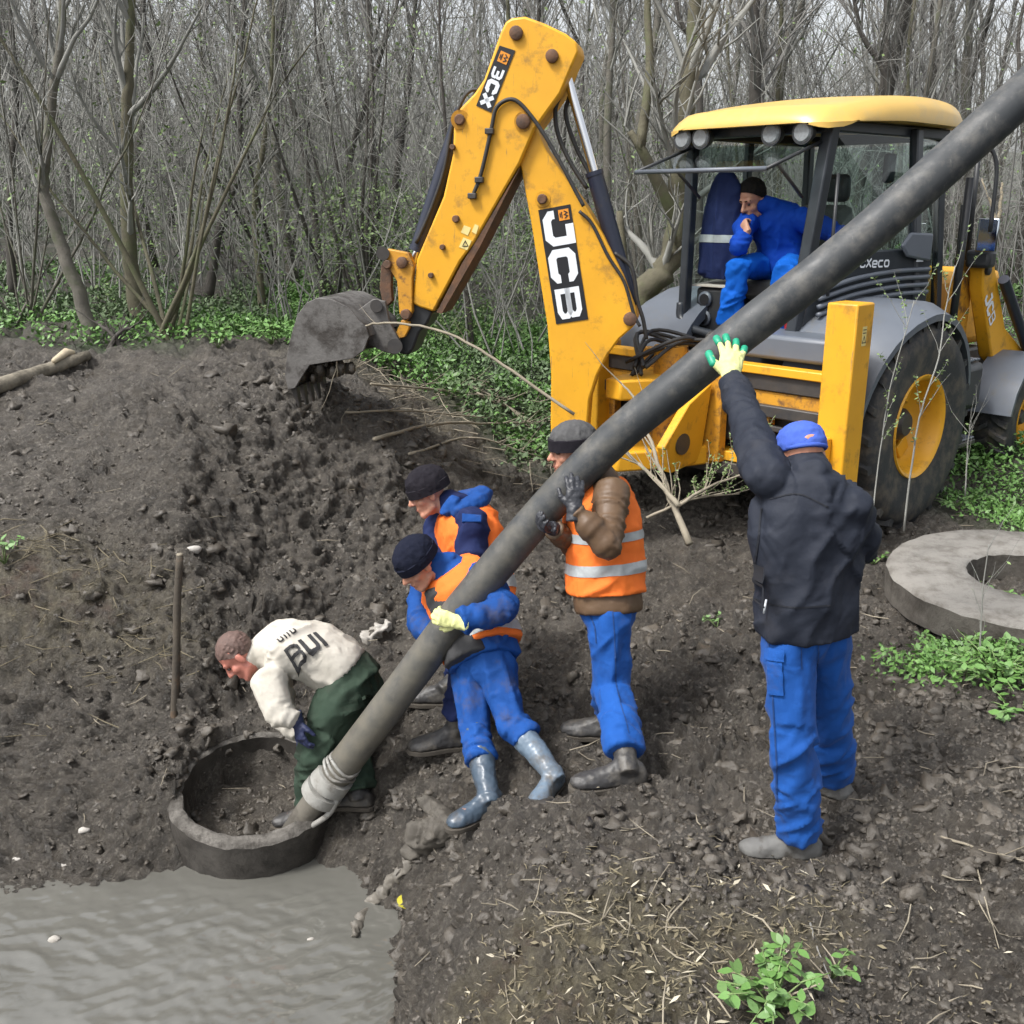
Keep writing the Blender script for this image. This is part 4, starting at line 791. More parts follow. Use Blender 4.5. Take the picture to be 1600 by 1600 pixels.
# ------------------------------------------------------------------ people
def wrinkle(me, bones, amp, seed, fine=.0018):
    n = len(me.vertices); co = np.empty(n * 3, np.float32); me.vertices.foreach_get('co', co); co = co.reshape(-1, 3).astype(float)
    nm = np.empty(n * 3, np.float32); me.vertices.foreach_get('normal', nm); nm = nm.reshape(-1, 3).astype(float)
    best = np.full(n, 1e9); d = np.zeros(n)
    for k, (p0, p1, a, fa, fr, tw) in enumerate(bones):
        p0 = np.array(p0); p1 = np.array(p1); ax = p1 - p0; ln = np.linalg.norm(ax) + 1e-9; ax /= ln
        t = np.clip((co - p0) @ ax, 0, ln); q = co - p0 - t[:, None] * ax; dist = np.linalg.norm(q, axis=1)
        al = (co - p0) @ ax; pr = co - p0 - al[:, None] * ax
        e1 = np.cross(ax, [0.3, .5, .8]); e1 /= np.linalg.norm(e1); e2 = np.cross(ax, e1)
        u = pr @ e1; v = pr @ e2
        crd = np.stack([al * fa + tw * u * fa, u * fr, v * fr], 1)
        warp = noise3(crd * .45, seed + k) * .9; crd[:, 0] += warp
        nn = noise3(crd, seed + 10 + k); rid = 1 - np.abs(nn) * 2.0
        val = a * (1.25 * np.sign(rid) * np.abs(rid) ** 1.3 + .55 * noise3(crd * 2.1, seed + 20 + k))
        val = val * np.clip(1.15 - 1.3 * np.abs(nm @ ax) ** 2, 0, 1)
        m = dist < best; best = np.where(m, dist, best); d = np.where(m, val, d)
    d = d * amp * 1.25 + fine * noise3(co * 90, seed + 5)
    co += nm * d[:, None]; me.vertices.foreach_set('co', co.astype(np.float32).ravel()); me.update()
def cloth(name, mb, m, parent, voxel=.011, bones=None, amp=1.0, seed=0, sm=5):
    me = remeshed(mb, voxel, sm); me.name = name
    if bones: wrinkle(me, bones, amp, seed)
    o0 = ORG[parent.name]; me.transform(Matrix.Translation(-o0)); me.materials.clear(); me.materials.append(m)
    me.polygons.foreach_set('use_smooth', np.ones(len(me.polygons), bool)); return link(bpy.data.objects.new(name, me), parent)
def slab_between(src, name, m, parent, p_lo, n_lo, p_hi, n_hi, off=.004):   # a band cut clean out of a garment, lifted off it
    bm = bmesh.new(); bm.from_mesh(src.data); o0 = ORG[src.name]
    bmesh.ops.bisect_plane(bm, geom=bm.verts[:] + bm.edges[:] + bm.faces[:], plane_co=p_lo - o0, plane_no=n_lo, clear_inner=True)
    bmesh.ops.bisect_plane(bm, geom=bm.verts[:] + bm.edges[:] + bm.faces[:], plane_co=p_hi - o0, plane_no=n_hi, clear_inner=True)
    bm.normal_update()
    for v in bm.verts: v.co += v.normal * off
    me = bpy.data.meshes.new(name); bm.to_mesh(me); bm.free(); me.materials.clear(); me.materials.append(m)
    me.polygons.foreach_set('use_smooth', np.ones(len(me.polygons), bool)); return link(bpy.data.objects.new(name, me), parent)
def frame(f, u):
    f = V3(f).normalized(); u = V3(u); u = (u - f * u.dot(f)).normalized(); return f, u, f.cross(u)   # forward, up, right
def head(mb, c, f, u, k=1.0):
    f, u, r = frame(f, u)
    P = lambda a, b, d: c + (r * a + f * b + u * d) * k
    mb.ell(P(0, -.012, .035), r * .078 * k, f * .098 * k, u * .094 * k); mb.ell(P(0, .02, -.045), r * .060 * k, f * .072 * k, u * .086 * k)
    mb.caps(P(-.018, .068, -.108), P(.018, .068, -.108), .024 * k, .024 * k, 8); mb.caps(P(-.03, .074, .022), P(.03, .074, .022), .019 * k, .019 * k, 8)
    mb.caps(P(0, .088, .012), P(0, .114, -.030), .010 * k, .0145 * k, 8)
    for s in (-1, 1):
        mb.ell(P(.013 * s, .100, -.034), r * .010 * k, f * .010 * k, u * .009 * k, 8, 6); mb.ell(P(.040 * s, .052, -.03), r * .026 * k, f * .03 * k, u * .026 * k, 8, 6)
        mb.ell(P(.080 * s, -.008, -.012), r * .011 * k + f * .004, f * .020 * k, u * .034 * k, 8, 6); mb.caps(P(.05 * s, .01, -.075), P(.035 * s, .05, -.10), .022 * k, .02 * k, 8)
    mb.caps(P(-.020, .086, -.066), P(.020, .086, -.066), .0085 * k, .0085 * k, 8); mb.caps(P(-.017, .085, -.080), P(.017, .085, -.080), .0095 * k, .0095 * k, 8)
    return P
def face_bits(P, parent, hair=HAIR):
    for s in (-1, 1):
        MB().ell(P(.030 * s, .079, .0), V3((.011, 0, 0)), V3((0, .011, 0)), V3((0, 0, .009)), 8, 6).build('eye', mat('eye', (.05, .035, .03), .3), parent, smooth=True)
        MB().caps(P(.014 * s, .093, .024), P(.045 * s, .080, .026), .005, .004, 6).build('eyebrow', hair, parent, smooth=True)
    MB().caps(P(-.018, .0945, -.073), P(.018, .0945, -.073), .003, .003, 6).build('mouth', mat('lips', (.22, .07, .055), .5), parent, smooth=True)
def hand(mb, w, fd, pn, side, spread=6, curl=(18, 25, 20), k=1.0, fat=1.0, thumb=(.9, .35, .3), palm_l=.095):
    fd = V3(fd).normalized(); pn = V3(pn); pn = (pn - fd * pn.dot(fd)).normalized(); lt = fd.cross(pn).normalized() * side      # towards the thumb
    rings = []
    for t, hw, ht in ((-.02, .030, .024), (.02, .034, .021), (.06, .042, .018), (palm_l, .043, .015)):
        rings.append([w + fd * t * k + (lt * hw * math.cos(a) + pn * ht * fat * math.sin(a)) * k for a in np.linspace(0, 2 * math.pi, 13)[:-1]])
    mb.loft(rings); tips = []
    for i, (o, ln) in enumerate(((.032, .074), (.011, .083), (-.011, .077), (-.031, .060))):
        sp = R(spread * (1.5 - i)); d = (fd * math.cos(sp) + lt * math.sin(sp)).normalized(); p = w + (fd * (palm_l - .008 - .006 * abs(i - 1)) + lt * o) * k; ang = 0; r0 = .0105 * fat * k
        side_ax = d.cross(pn).normalized()
        for j, part in enumerate((.44, .31, .25)):
            ang += R(curl[j]); dd = d * math.cos(ang) + pn * math.sin(ang); q = p + dd * ln * part * k; mb.caps(p, q, r0 * (1 - .06 * j), r0 * (.94 - .06 * j), 8)
            if j == 2: tips.append((p, q, r0))
            p = q
    p = w + (fd * .025 + lt * .028 + pn * .008) * k; d1 = (lt * thumb[0] + fd * .75 + pn * thumb[1]).normalized(); q = p + d1 * .045 * k
    mb.caps(p, q, .0165 * fat * k, .0125 * fat * k, 8); d2 = (lt * thumb[0] * .35 + fd + pn * (thumb[1] + thumb[2])).normalized(); q2 = q + d2 * .036 * k; mb.caps(q, q2, .0122 * fat * k, .0105 * fat * k, 8); tips.append((q, q2, .0115 * fat * k))
    return tips
def torso(mb, J, prof, t0=0.0, t1=1.0, grow=0.0):
    P, M, N = J['P'], J.get('M', (J['P'] + J['N']) / 2), J['N']; lh = (J['RH'] - J['LH']).normalized(); ls = (J['RS'] - J['LS']).normalized(); rings = []
    for t, hw, hd_, fo in prof:
        tt = t0 + (t1 - t0) * t
        c = P * (1 - tt) ** 2 + M * 2 * tt * (1 - tt) + N * tt ** 2; tg = ((M - P) * (1 - tt) + (N - M) * tt).normalized()
        l = lh.lerp(ls, max(0, min(1, tt))); l = (l - tg * l.dot(tg)).normalized(); fw = tg.cross(l).normalized()   # forward = belly side
        if J.get('flip'): fw = -fw
        n = 26; rings.append([c + l * (hw + grow) * math.copysign(abs(math.cos(a)) ** .85, math.cos(a)) + fw * (fo + (hd_ + grow) * math.copysign(abs(math.sin(a)) ** .85, math.sin(a))) for a in np.linspace(0, 2 * math.pi, n + 1)[:-1]])
    mb.loft(rings); return rings
def foot(mb, ank, fd, k=1.0, boot=True, up=None):
    fd = V3(fd); fd.z *= .6; fd.normalize(); u = V3((0, 0, 1)) if up is None else V3(up); u = (u - fd * u.dot(fd)).normalized(); s = u.cross(fd); rings = []
    for t, hw, top in ((-.075, .024, .045), (-.06, .036, .075), (-.02, .040, .10), (.03, .040, .095), (.08, .044, .068), (.13, .050, .052), (.17, .046, .044), (.20, .030, .034), (.21, .014, .026)):
        c = ank + fd * t * k - u * .085 * k
        rings.append([c + s * hw * k * math.cos(a) + u * (max(0, math.sin(a)) * top + min(0, math.sin(a)) * .002 + .012) * k for a in np.linspace(0, 2 * math.pi, 15)[:-1]])
    mb.loft(rings); return fd, u, s
def sole(ank, fd, k, parent, m=SOLE):
    mb = MB(); fd = V3(fd); fd.z *= .6; fd.normalize(); u = V3((0, 0, 1)); u = (u - fd * u.dot(fd)).normalized(); s = u.cross(fd); pts = []
    for t, hw in ((-.08, .022), (-.065, .036), (-.02, .041), (.03, .040), (.08, .046), (.13, .052), (.18, .045), (.21, .026), (.218, .008)): pts.append((t, hw))
    out = [ank + (fd * t + s * hw) * k - u * .098 * k for t, hw in pts] + [ank + (fd * t - s * hw) * k - u * .098 * k for t, hw in reversed(pts)]
    return mb.prism(out, u * .022 * k).build('sole', m, parent, bevel=.004)
SPX = [(0, .150, .105, .0), (.2, .150, .105, 0), (.45, .142, .098, 0), (.7, .165, .112, 0), (.88, .165, .098, 0), (1.0, .072, .065, 0)]
def body(name, label, J, head_f, head_u, bare=(), group=None, skin=SKIN, cat='person', hk=1.0):
    base = (J['LA'] + J['RA']) / 2; root = thing(name, label, cat, (base.x, base.y, base.z - .09), group)
    mb = MB(); torso(mb, J, SPX, grow=-.03)
    for s in 'LR':
        mb.chain([J[s + 'S'], J[s + 'E'], J[s + 'W']], [.040, .034, .026]); mb.chain([J[s + 'H'], J[s + 'K'], J[s + 'A']], [.076, .050, .036]); foot(mb, J[s + 'A'], J[s + 'F'], .88)
    mb.chain([J['N'] - (J['N'] - J['P']).normalized() * .05, J['HC'] - V3(head_u).normalized() * .06 - V3(head_f).normalized() * .015], [.062, .054]); P = head(mb, J['HC'], head_f, head_u, hk)
    for b in bare: hand(mb, **b)
    me = remeshed(mb, .0062, 3, dec=.28); me.name = 'body'
    me.transform(Matrix.Translation(-ORG[root.name])); me.materials.clear(); me.materials.append(skin); me.polygons.foreach_set('use_smooth', np.ones(len(me.polygons), bool))
    o = link(bpy.data.objects.new('body', me), root)
    return root, o, P
def trousers(J, m, root, hem=(1.0, 1.0), r=(.100, .078, .072), amp=1.0, seed=0, top=.18, name='trousers', waist=(.168, .122)):
    mb = MB(); torso(mb, J, [(0, waist[0], waist[1] + .01, 0), (.6, waist[0], waist[1], 0), (1, waist[0] - .008, waist[1] - .006, 0)], -.06, top); bones = []
    for s, h in zip('LR', hem):
        H, K, A = J[s + 'H'], J[s + 'K'], J[s + 'A']; e = K + (A - K) * h
        pts = [lerp(H, K, t) for t in (0, .25, .5, .75)] + [lerp(K, e, t) for t in (0, .3, .6, .85, 1)]
        rad = [r[0], r[0] * .97, lerp(r[0], r[1], .5), lerp(r[0], r[1], .85), r[1], lerp(r[1], r[2], .3), lerp(r[1], r[2], .6), r[2], r[2] * 1.04]
        mb.tube(pts, rad, 18); mb.ell(H, V3((r[0], 0, 0)), V3((0, r[0], 0)), V3((0, 0, r[0])))
        mb.ell(lerp(H, J['P'], .4), V3((r[0] * 1.25, 0, 0)), V3((0, r[0] * 1.25, 0)), V3((0, 0, r[0] * 1.2)))
        bones += [(H, K, .0085, 5.5, 10, .8), (lerp(K, e, -.12), lerp(K, e, .4), .010, 11, 9, .9), (lerp(K, e, .4), e, .0115, 14, 8, .7)]
    return cloth(name, mb, m, root, .012, bones, amp, seed)
def jacket(J, m, root, prof=None, sl=(.078, .066, .052), amp=1.0, seed=0, name='jacket', t0=-.10, cuff=(.97, .97), quilt=0):
    mb = MB(); prof = prof or [(0, .192, .142, 0), (.12, .194, .145, 0), (.4, .188, .138, .0), (.68, .200, .140, 0), (.84, .188, .122, 0), (.94, .145, .098, 0), (1.0, .085, .08, 0)]; torso(mb, J, prof, t0, 1.0)
    bones = [(J['P'], J['N'], .010, 7, 7, .9)]
    for s, c in zip('LR', cuff):
        Sh, E, Wr = J[s + 'S'], J[s + 'E'], J[s + 'W']; e = E + (Wr - E) * c
        pts = [lerp(Sh, E, t) for t in (0, .3, .65, .9)] + [lerp(E, e, t) for t in (.1, .45, .8, 1)]
        mb.tube(pts, [sl[0], sl[0] * .97, lerp(sl[0], sl[1], .7), sl[1], sl[1], lerp(sl[1], sl[2], .4), sl[2] * 1.04, sl[2]], 18); mb.ell(Sh, V3((sl[0], 0, 0)), V3((0, sl[0], 0)), V3((0, 0, sl[0])))
        mb.ell(E, V3((sl[1], 0, 0)), V3((0, sl[1], 0)), V3((0, 0, sl[1])))
        bones += [(Sh, E, .009 + quilt, 13 if not quilt else 24, 8 if not quilt else 3, .8 if not quilt else .1), (E, e, .009 + quilt, 18 if not quilt else 24, 8 if not quilt else 3, .7 if not quilt else .1)]
    mb.caps(J['N'], J['N'] + (J['HC'] - J['N']).normalized() * .045, .078, .07)
    return cloth(name, mb, m, root, .012, bones, amp, seed)
def vest(J, root, m=ORANGE, t0=.02, grow=.013, bands=((.20, .29), (.44, .53)), seed=0, prof=None, straps=True):
    mb = MB(); torso(mb, J, prof or [(0, .190, .140, 0), (.1, .192, .142, 0), (.4, .186, .138, 0), (.68, .196, .142, 0), (.80, .185, .142, 0), (.90, .150, .120, 0), (.97, .105, .10, 0)], t0, 1.0, grow)
    o = cloth('vest', mb, m, root, .011, [(J['P'], J['N'], .006, 9, 6, .5)], 1, seed, 4)
    P, N = J['P'], J['N']; M = J.get('M', (P + N) / 2)
    def at(t): return P * (1 - t) ** 2 + M * 2 * t * (1 - t) + N * t * t, ((M - P) * (1 - t) + (N - M) * t).normalized()
    for lo, hi in bands:
        a, ta = at(lo); b, tb = at(hi); slab_between(o, 'reflective_band', REFL, o, a, ta, b, -tb)
    return o
def beanie(c, f, u, m, root, k=1.0, name='knit_hat', low=.0):
    f, u, r = frame(f, u); mb = MB(); rings = []
    for z, w in ((low, .096), (.03, .099), (.07, .094), (.10, .080), (.122, .056), (.134, .026)):
        rings.append([c + (r * math.cos(a) * w * .93 + f * (math.sin(a) * w * 1.15 - .012) + u * z) * k for a in np.linspace(0, 2 * math.pi, 25)[:-1]])
    mb.loft(rings); o = cloth(name, mb, m, root, .006, [(c, c + u * .15, .004, 9, 20, .2)], 1, 3, 2)
    cuff = MB(); rings = []
    for z, w in ((low - .012, .093), (low - .01, .101), (low + .035, .103), (low + .038, .096)): rings.append([c + (r * math.cos(a) * w * .93 + f * (math.sin(a) * w * 1.15 - .012) + u * z) * k for a in np.linspace(0, 2 * math.pi, 25)[:-1]])
    cuff.loft(rings).build('hat_cuff', m, o, smooth=True, auto=50); return o
def hair_cap(c, f, u, m, root, k=1.0, back=.0):
    f, u, r = frame(f, u); mb = MB(); mb.ell(c + (f * -.018 + u * .040) * k, r * .083 * k, f * .098 * k, u * .094 * k, 18, 12); me = mb
    o = cloth('hair', mb, m, root, .006, [(c, c + u * .1, .003, 40, 40, .2)], 1, 2, 1); bm = bmesh.new(); bm.from_mesh(o.data); pl = (u * .75 + f * -.66).normalized()
    bmesh.ops.bisect_plane(bm, geom=bm.verts[:] + bm.edges[:] + bm.faces[:], plane_co=c + (u * .052 + f * .045) * k - ORG[o.name], plane_no=pl, clear_inner=True); bm.to_mesh(o.data); bm.free(); return o
def glove(spec, m, root, name='glove', cuff=None, tipm=None, vox=.0055):
    mb = MB(); tips = hand(mb, **spec, fat=1.16)
    fd = V3(spec['fd']).normalized(); w = spec['w']; mb.tube([w - fd * .055, w - fd * .02, w + fd * .02], [.037, .033, .034], 14)
    o = cloth(name, mb, m, root, vox, [(w, w + fd * .2, .002, 30, 20, .3)], 1, 4, 2)
    if tipm:
        for p, q, r_ in tips: MB().caps(lerp(p, q, -.15), q, r_ * 1.16, r_ * 1.14, 10).build('dipped_fingertip', tipm, o, smooth=True)
    return o
def boots(J, m, root, h=.26, rad=.058, which='LR', soles=True, k=1.0, ms=None):
    for i, s in enumerate(which):
        A, K = J[s + 'A'], J[s + 'K']; d = (K - A).normalized(); mb = MB(); foot(mb, A, J[s + 'F'], k)
        if h > 0: mb.tube([A - d * .055, A - d * .01, A + d * .05, A + d * h * .5, A + d * h], [.045, .050, .052, max(.054, rad * .95), rad], 18)
        o = cloth('boot', mb, ms[i] if ms else m, root, .008, [(A, K, .003, 18, 12, .5)], 1, 5 + i, 9)
        if soles: sole(A, J[s + 'F'], k, o)
X = V3((1, 0, 0)); Y = V3((0, 1, 0)); Z = V3((0, 0, 1))
def gA(px, py, sink=.0):                    # ankle joint of a foot whose sole is seen at a picture point
    p = on_ground(px, py); p.z = gz(p.x, p.y) + .092 - sink; return p

def on_cloth(src, mb, name, m, away, off=.004):
    bv = BVHTree.FromObject(src, bpy.context.evaluated_depsgraph_get()); o0 = ORG[src.name]; bm = bmesh.new(); me0 = bpy.data.meshes.new('t'); me0.from_pydata([tuple(v - o0) for v in mb.v], [], mb.f); bm.from_mesh(me0)
    bmesh.ops.subdivide_edges(bm, edges=bm.edges[:], cuts=7, use_grid_fill=True)
    for v in bm.verts:
        h = bv.ray_cast(v.co + away * .4, -away)
        if h[0] is not None: v.co = h[0] + h[1] * off
    me = bpy.data.meshes.new(name); bm.to_mesh(me); bm.free(); me.materials.append(m); return link(bpy.data.objects.new(name, me), src)
# 1 -- man in the navy jacket, back to us, pushing the hose up with one hand
J = {}
J['LA'] = gA(1248, 1338); J['RA'] = gA(1300, 1244); J['P'] = pix(1260, 975, 3.86); J['LH'] = pix(1232, 1010, 3.82); J['RH'] = pix(1288, 1006, 3.92)
J['LK'] = pix(1240, 1165, 3.84); J['RK'] = pix(1298, 1110, 4.06); J['N'] = pix(1266, 738, 3.72); J['M'] = pix(1262, 858, 3.80)
J['LS'] = pix(1200, 748, 3.72); J['RS'] = pix(1325, 790, 3.70); J['LE'] = pix(1168, 662, 4.0); J['LW'] = pix(1143, 590, 4.30); J['RE'] = pix(1348, 850, 3.86); J['RW'] = pix(1310, 885, 4.02)
J['HC'] = pix(1252, 712, 3.80); J['LF'] = V3((-1, .12, -.02)); J['RF'] = V3((-.75, .65, 0))
hf = V3((-.12, 1, -.45)); hu = V3((-.05, .42, 1))
root, bd, PH = body('person', 'person in navy jacket and blue cap seen from behind, arm raised to the hose', J, hf, hu)
trousers(J, BLUE, root, hem=(1.0, 1.0), r=(.094, .078, .077), seed=1, amp=1.0, waist=(.155, .118))
jk = jacket(J, NAVY, root, [(0, .186, .150, 0), (.06, .188, .150, 0), (.3, .190, .145, 0), (.62, .206, .148, 0), (.80, .200, .138, 0), (.93, .15, .105, 0), (1.0, .095, .09, 0)], (.077, .064, .052), 1.1, 2, t0=-.06)
tr1 = [o for o in root.children if o.name.startswith('trousers')][0]
jk1 = jk
f_, u_, r_ = frame(hf, hu); c = J['HC']
cp = MB(); rings = [[c + (r_ * math.cos(a) * w * .92 + f_ * (math.sin(a) * w * 1.12 - .008) + u_ * z) for a in np.linspace(0, 2 * math.pi, 29)[:-1]] for z, w in ((.012, .094), (.04, .097), (.075, .091), (.10, .075), (.118, .05), (.126, .02))]
cp.loft(rings); cap = cloth('cap', cp, CAPB, root, .006, [(c, c + u_ * .1, .002, 20, 20, .2)], 1, 3, 2)
MB().prism([c + r_ * .066 * s + f_ * q + u_ * z for s, q, z in ((-1, .07, .03), (-.9, .14, .015), (0, .17, .012), (.9, .14, .015), (1, .07, .03))], u_ * .006).build('cap_peak', CAPB, cap)
MB().ell(c + f_ * -.106 + u_ * .045, r_ * .030, f_ * .010, u_ * .016, 12, 6).build('strap_opening', SKIN, cap, smooth=True)
MB().tube([c + r_ * .082 * math.sin(t) - f_ * (.008 + .106 * math.cos(t)) + u_ * .020 for t in np.linspace(-1.1, 1.1, 9)], .009, 6).build('cap_strap', CAPB, cap, smooth=True)
hw_ = J['LW'] + (J['LW'] - J['LE']).normalized() * .01
glove(dict(w=hw_, fd=pix(1145, 526, 4.40) - hw_, pn=Y * 1 + Z * .2, side=1, spread=11, curl=(6, 8, 6), thumb=(1.0, .1, .1), palm_l=.10, k=1.24), GLOVEY, root, tipm=GLOVEG)
glove(dict(w=J['RW'], fd=V3((-.5, .6, -.2)), pn=V3((-.5, -.3, .6)), side=-1, curl=(25, 30, 25)), GLOVEY, root)
boots(J, BOOTM, root, h=.05, rad=.05, k=1.12)
MB().tube([J['P'] + V3((-.19, -.10, .085)), J['P'] + V3((-.186, -.105, .14))], .004, 6).build('zip_pull', WHITEP, jk, smooth=True)

# 2 -- man in the brown quilted jacket, facing left, hose on his shoulder
J = {}
J['LA'] = gA(978, 1222); J['RA'] = gA(952, 1150); J['P'] = pix(950, 945, 4.99); J['LH'] = pix(952, 965, 4.90); J['RH'] = pix(945, 955, 5.09)
J['LK'] = pix(958, 1075, 4.93); J['RK'] = pix(952, 1060, 5.13); J['N'] = pix(935, 742, 4.93); J['M'] = pix(944, 850, 4.99)
J['LS'] = pix(955, 772, 4.79); J['RS'] = pix(918, 765, 5.08); J['LE'] = pix(950, 853, 4.65); J['LW'] = pix(897, 796, 4.63); J['RE'] = pix(895, 850, 5.03); J['RW'] = pix(864, 826, 4.83)
J['HC'] = pix(893, 702, 4.93); J['LF'] = V3((-1, -.12, 0)); J['RF'] = V3((-1, .15, 0))
hf = V3((-1, -.28, -.10)); hu = V3((-.06, 0, 1))
root, bd, PH = body('person', 'person in brown quilted jacket, grey knit hat and orange vest beneath the hose', J, hf, hu); face_bits(PH, root)
trousers(J, BLUE, root, hem=(.86, .9), r=(.100, .082, .080), seed=11, amp=1.0)
tr2 = [o for o in root.children if o.name.startswith('trousers')][0]
jacket(J, BROWN, root, [(0, .185, .160, 0), (.06, .190, .166, 0), (.3, .192, .165, .01), (.62, .190, .15, 0), (.82, .18, .13, 0), (.93, .14, .1, 0), (1.0, .09, .085, 0)], (.083, .067, .048), .5, 12, t0=-.06, quilt=.003)
vest(J, root, seed=13, t0=.10, bands=((.27, .36), (.53, .60)), grow=.028, prof=[(0, .188, .162, 0), (.1, .19, .163, 0), (.35, .186, .155, 0), (.62, .18, .15, 0), (.78, .15, .135, 0), (.90, .115, .108, 0), (.97, .085, .085, 0)])
ht = beanie(J['HC'], hf, hu, GREYKN, root, 1.04, low=.02); f_, u_, r_ = frame(hf, hu)
MB().loft([[J['HC'] + (r_ * math.cos(a) * w * .95 + f_ * (math.sin(a) * w * 1.16 - .012) + u_ * z) for a in np.linspace(0, 2 * math.pi, 25)[:-1]] for z, w in ((.005, .098), (.008, .108), (.062, .107), (.065, .10))]).build('dark_hat_band', BLACKKN, ht, smooth=True, auto=50)
wv = J['LW']; glove(dict(w=wv, fd=pix(900, 735, 4.63) - wv, pn=V3((-.1, 1, .1)), side=1, spread=4, curl=(10, 18, 20), thumb=(.8, .3, .2)), GLOVEB, root)
glove(dict(w=J['RW'], fd=V3((-.6, -.6, .35)), pn=V3((.2, -.4, .9)), side=-1, curl=(25, 35, 30)), GLOVEB, root)
boots(J, BOOT, root, h=.27, rad=.068, k=1.22)

# 3 -- man in blue with the black hat, hugging the hose under his arm
J = {}
J['LA'] = gA(862, 1238); J['RA'] = gA(764, 1268); J['P'] = pix(757, 1030, 5.19); J['LH'] = pix(776, 1046, 5.12); J['RH'] = pix(736, 1046, 5.25)
J['LK'] = pix(800, 1128, 5.03); J['RK'] = pix(742, 1140, 5.11); J['N'] = pix(694, 884, 5.27); J['M'] = pix(742, 952, 5.33)
J['LS'] = pix(748, 905, 5.15); J['RS'] = pix(672, 900, 5.43); J['LE'] = pix(788, 950, 4.99); J['LW'] = pix(716, 972, 4.89); J['RE'] = pix(655, 965, 5.35); J['RW'] = pix(678, 1000, 5.21)
J['HC'] = pix(652, 880, 5.17); J['LF'] = V3((-.45, -.9, 0)); J['RF'] = V3((-.8, -.6, 0))
hf = V3((-.72, -.52, -.62)); hu = V3((-.42, -.18, 1))
root, bd, PH = body('person', 'person in bright blue overalls, black knit hat and rubber boots gripping the hose', J, hf, hu); face_bits(PH, root)
trousers(J, BLUED, root, hem=(.36, .50), r=(.094, .073, .068), seed=21, amp=1.1, waist=(.152, .115))
jacket(J, BLUED, root, sl=(.082, .070, .055), seed=22, amp=1.1, t0=-.05)
vest(J, root, seed=23, t0=.08, bands=((.14, .26),), grow=.032)
mb = MB(); torso(mb, J, [(0, .135, .07, .125), (.3, .125, .075, .125), (.7, .105, .075, .12), (1, .08, .06, .10)], -.05, .92); cloth('padded_vest', mb, VESTB, root, .011, [(J['P'], J['N'], .006, 10, 4, .3)], 1, 24)
beanie(J['HC'], hf, hu, NAVYF, root, 1.06, low=.012)
wv = J['LW']; glove(dict(w=wv, fd=pix(676, 962, 4.90) - wv, pn=V3((.15, 1, -.1)), side=1, spread=3, curl=(22, 38, 35), thumb=(.9, .4, .3)), GLOVEY, root)
glove(dict(w=J['RW'], fd=V3((.3, -.6, -.3)), pn=V3((.5, -.2, .6)), side=-1, curl=(25, 35, 30)), GLOVEY, root)
boots(J, WELLY, root, h=.36, rad=.066, k=1.14, ms=[WELLY, WELLYD])

# 4 -- man in navy workwear behind him
J = {}
J['LA'] = gA(712, 1166); J['RA'] = gA(700, 1096); J['P'] = pix(757, 960, 5.62); J['LH'] = pix(762, 975, 5.54); J['RH'] = pix(748, 972, 5.70)
J['LK'] = pix(722, 1065, 5.36); J['RK'] = pix(735, 1040, 5.75); J['N'] = pix(715, 788, 5.62); J['M'] = pix(755, 870, 5.70)
J['LS'] = pix(738, 815, 5.46); J['RS'] = pix(690, 805, 5.80); J['LE'] = pix(735, 900, 5.42); J['LW'] = pix(690, 940, 5.40); J['RE'] = pix(680, 890, 5.72); J['RW'] = pix(690, 945, 5.55)
J['HC'] = pix(668, 768, 5.58); J['LF'] = V3((-1, -.2, 0)); J['RF'] = V3((-1, .1, 0))
hf = V3((-.95, -.25, -.38)); hu = V3((-.33, 0, 1))
root, bd, PH = body('person', 'person in navy hooded workwear and black knit hat bending behind the other workers', J, hf, hu); face_bits(PH, root)
trousers(J, NAVYW, root, hem=(.75, .8), seed=31); jk = jacket(J, NAVYW, root, sl=(.084, .072, .056), seed=32, t0=-.05)
vest(J, root, seed=33, t0=.1, bands=((.2, .3),), grow=.024)
mb = MB(); nb = J['N']; mb.chain([nb + V3((.02, -.12, .0)), nb + V3((.11, -.05, .03)), nb + V3((.13, .06, .03)), nb + V3((.03, .12, .0))], [.05, .062, .062, .05]); mb.chain([nb + V3((-.05, -.10, -.0)), nb + V3((-.02, -.11, .05))], [.04, .035]); cloth('hood', mb, BLUED, root, .009, [(nb, nb + Z * .1, .007, 14, 9, .4)], 1, 34)
MB().prism([J['LS'] + V3((-.05, -.07, .06)), J['LS'] + V3((.05, -.08, .055)), J['LS'] + V3((.05, -.085, .02)), J['LS'] + V3((-.05, -.085, .02))], V3((0, -.01, .01))).build('shoulder_badge', BLUED, jk)
beanie(J['HC'], hf, hu, BLACKKN, root, 1.06, low=.008)
glove(dict(w=J['LW'], fd=V3((-.7, -.4, -.3)), pn=V3((-.2, -.5, -.5)), side=1, curl=(20, 30, 30)), GLOVEB, root); glove(dict(w=J['RW'], fd=V3((-.7, -.4, -.3)), pn=V3((-.2, -.5, -.5)), side=-1, curl=(20, 30, 30)), GLOVEB, root)
boots(J, BOOT, root, h=.24, rad=.06, k=1.2)

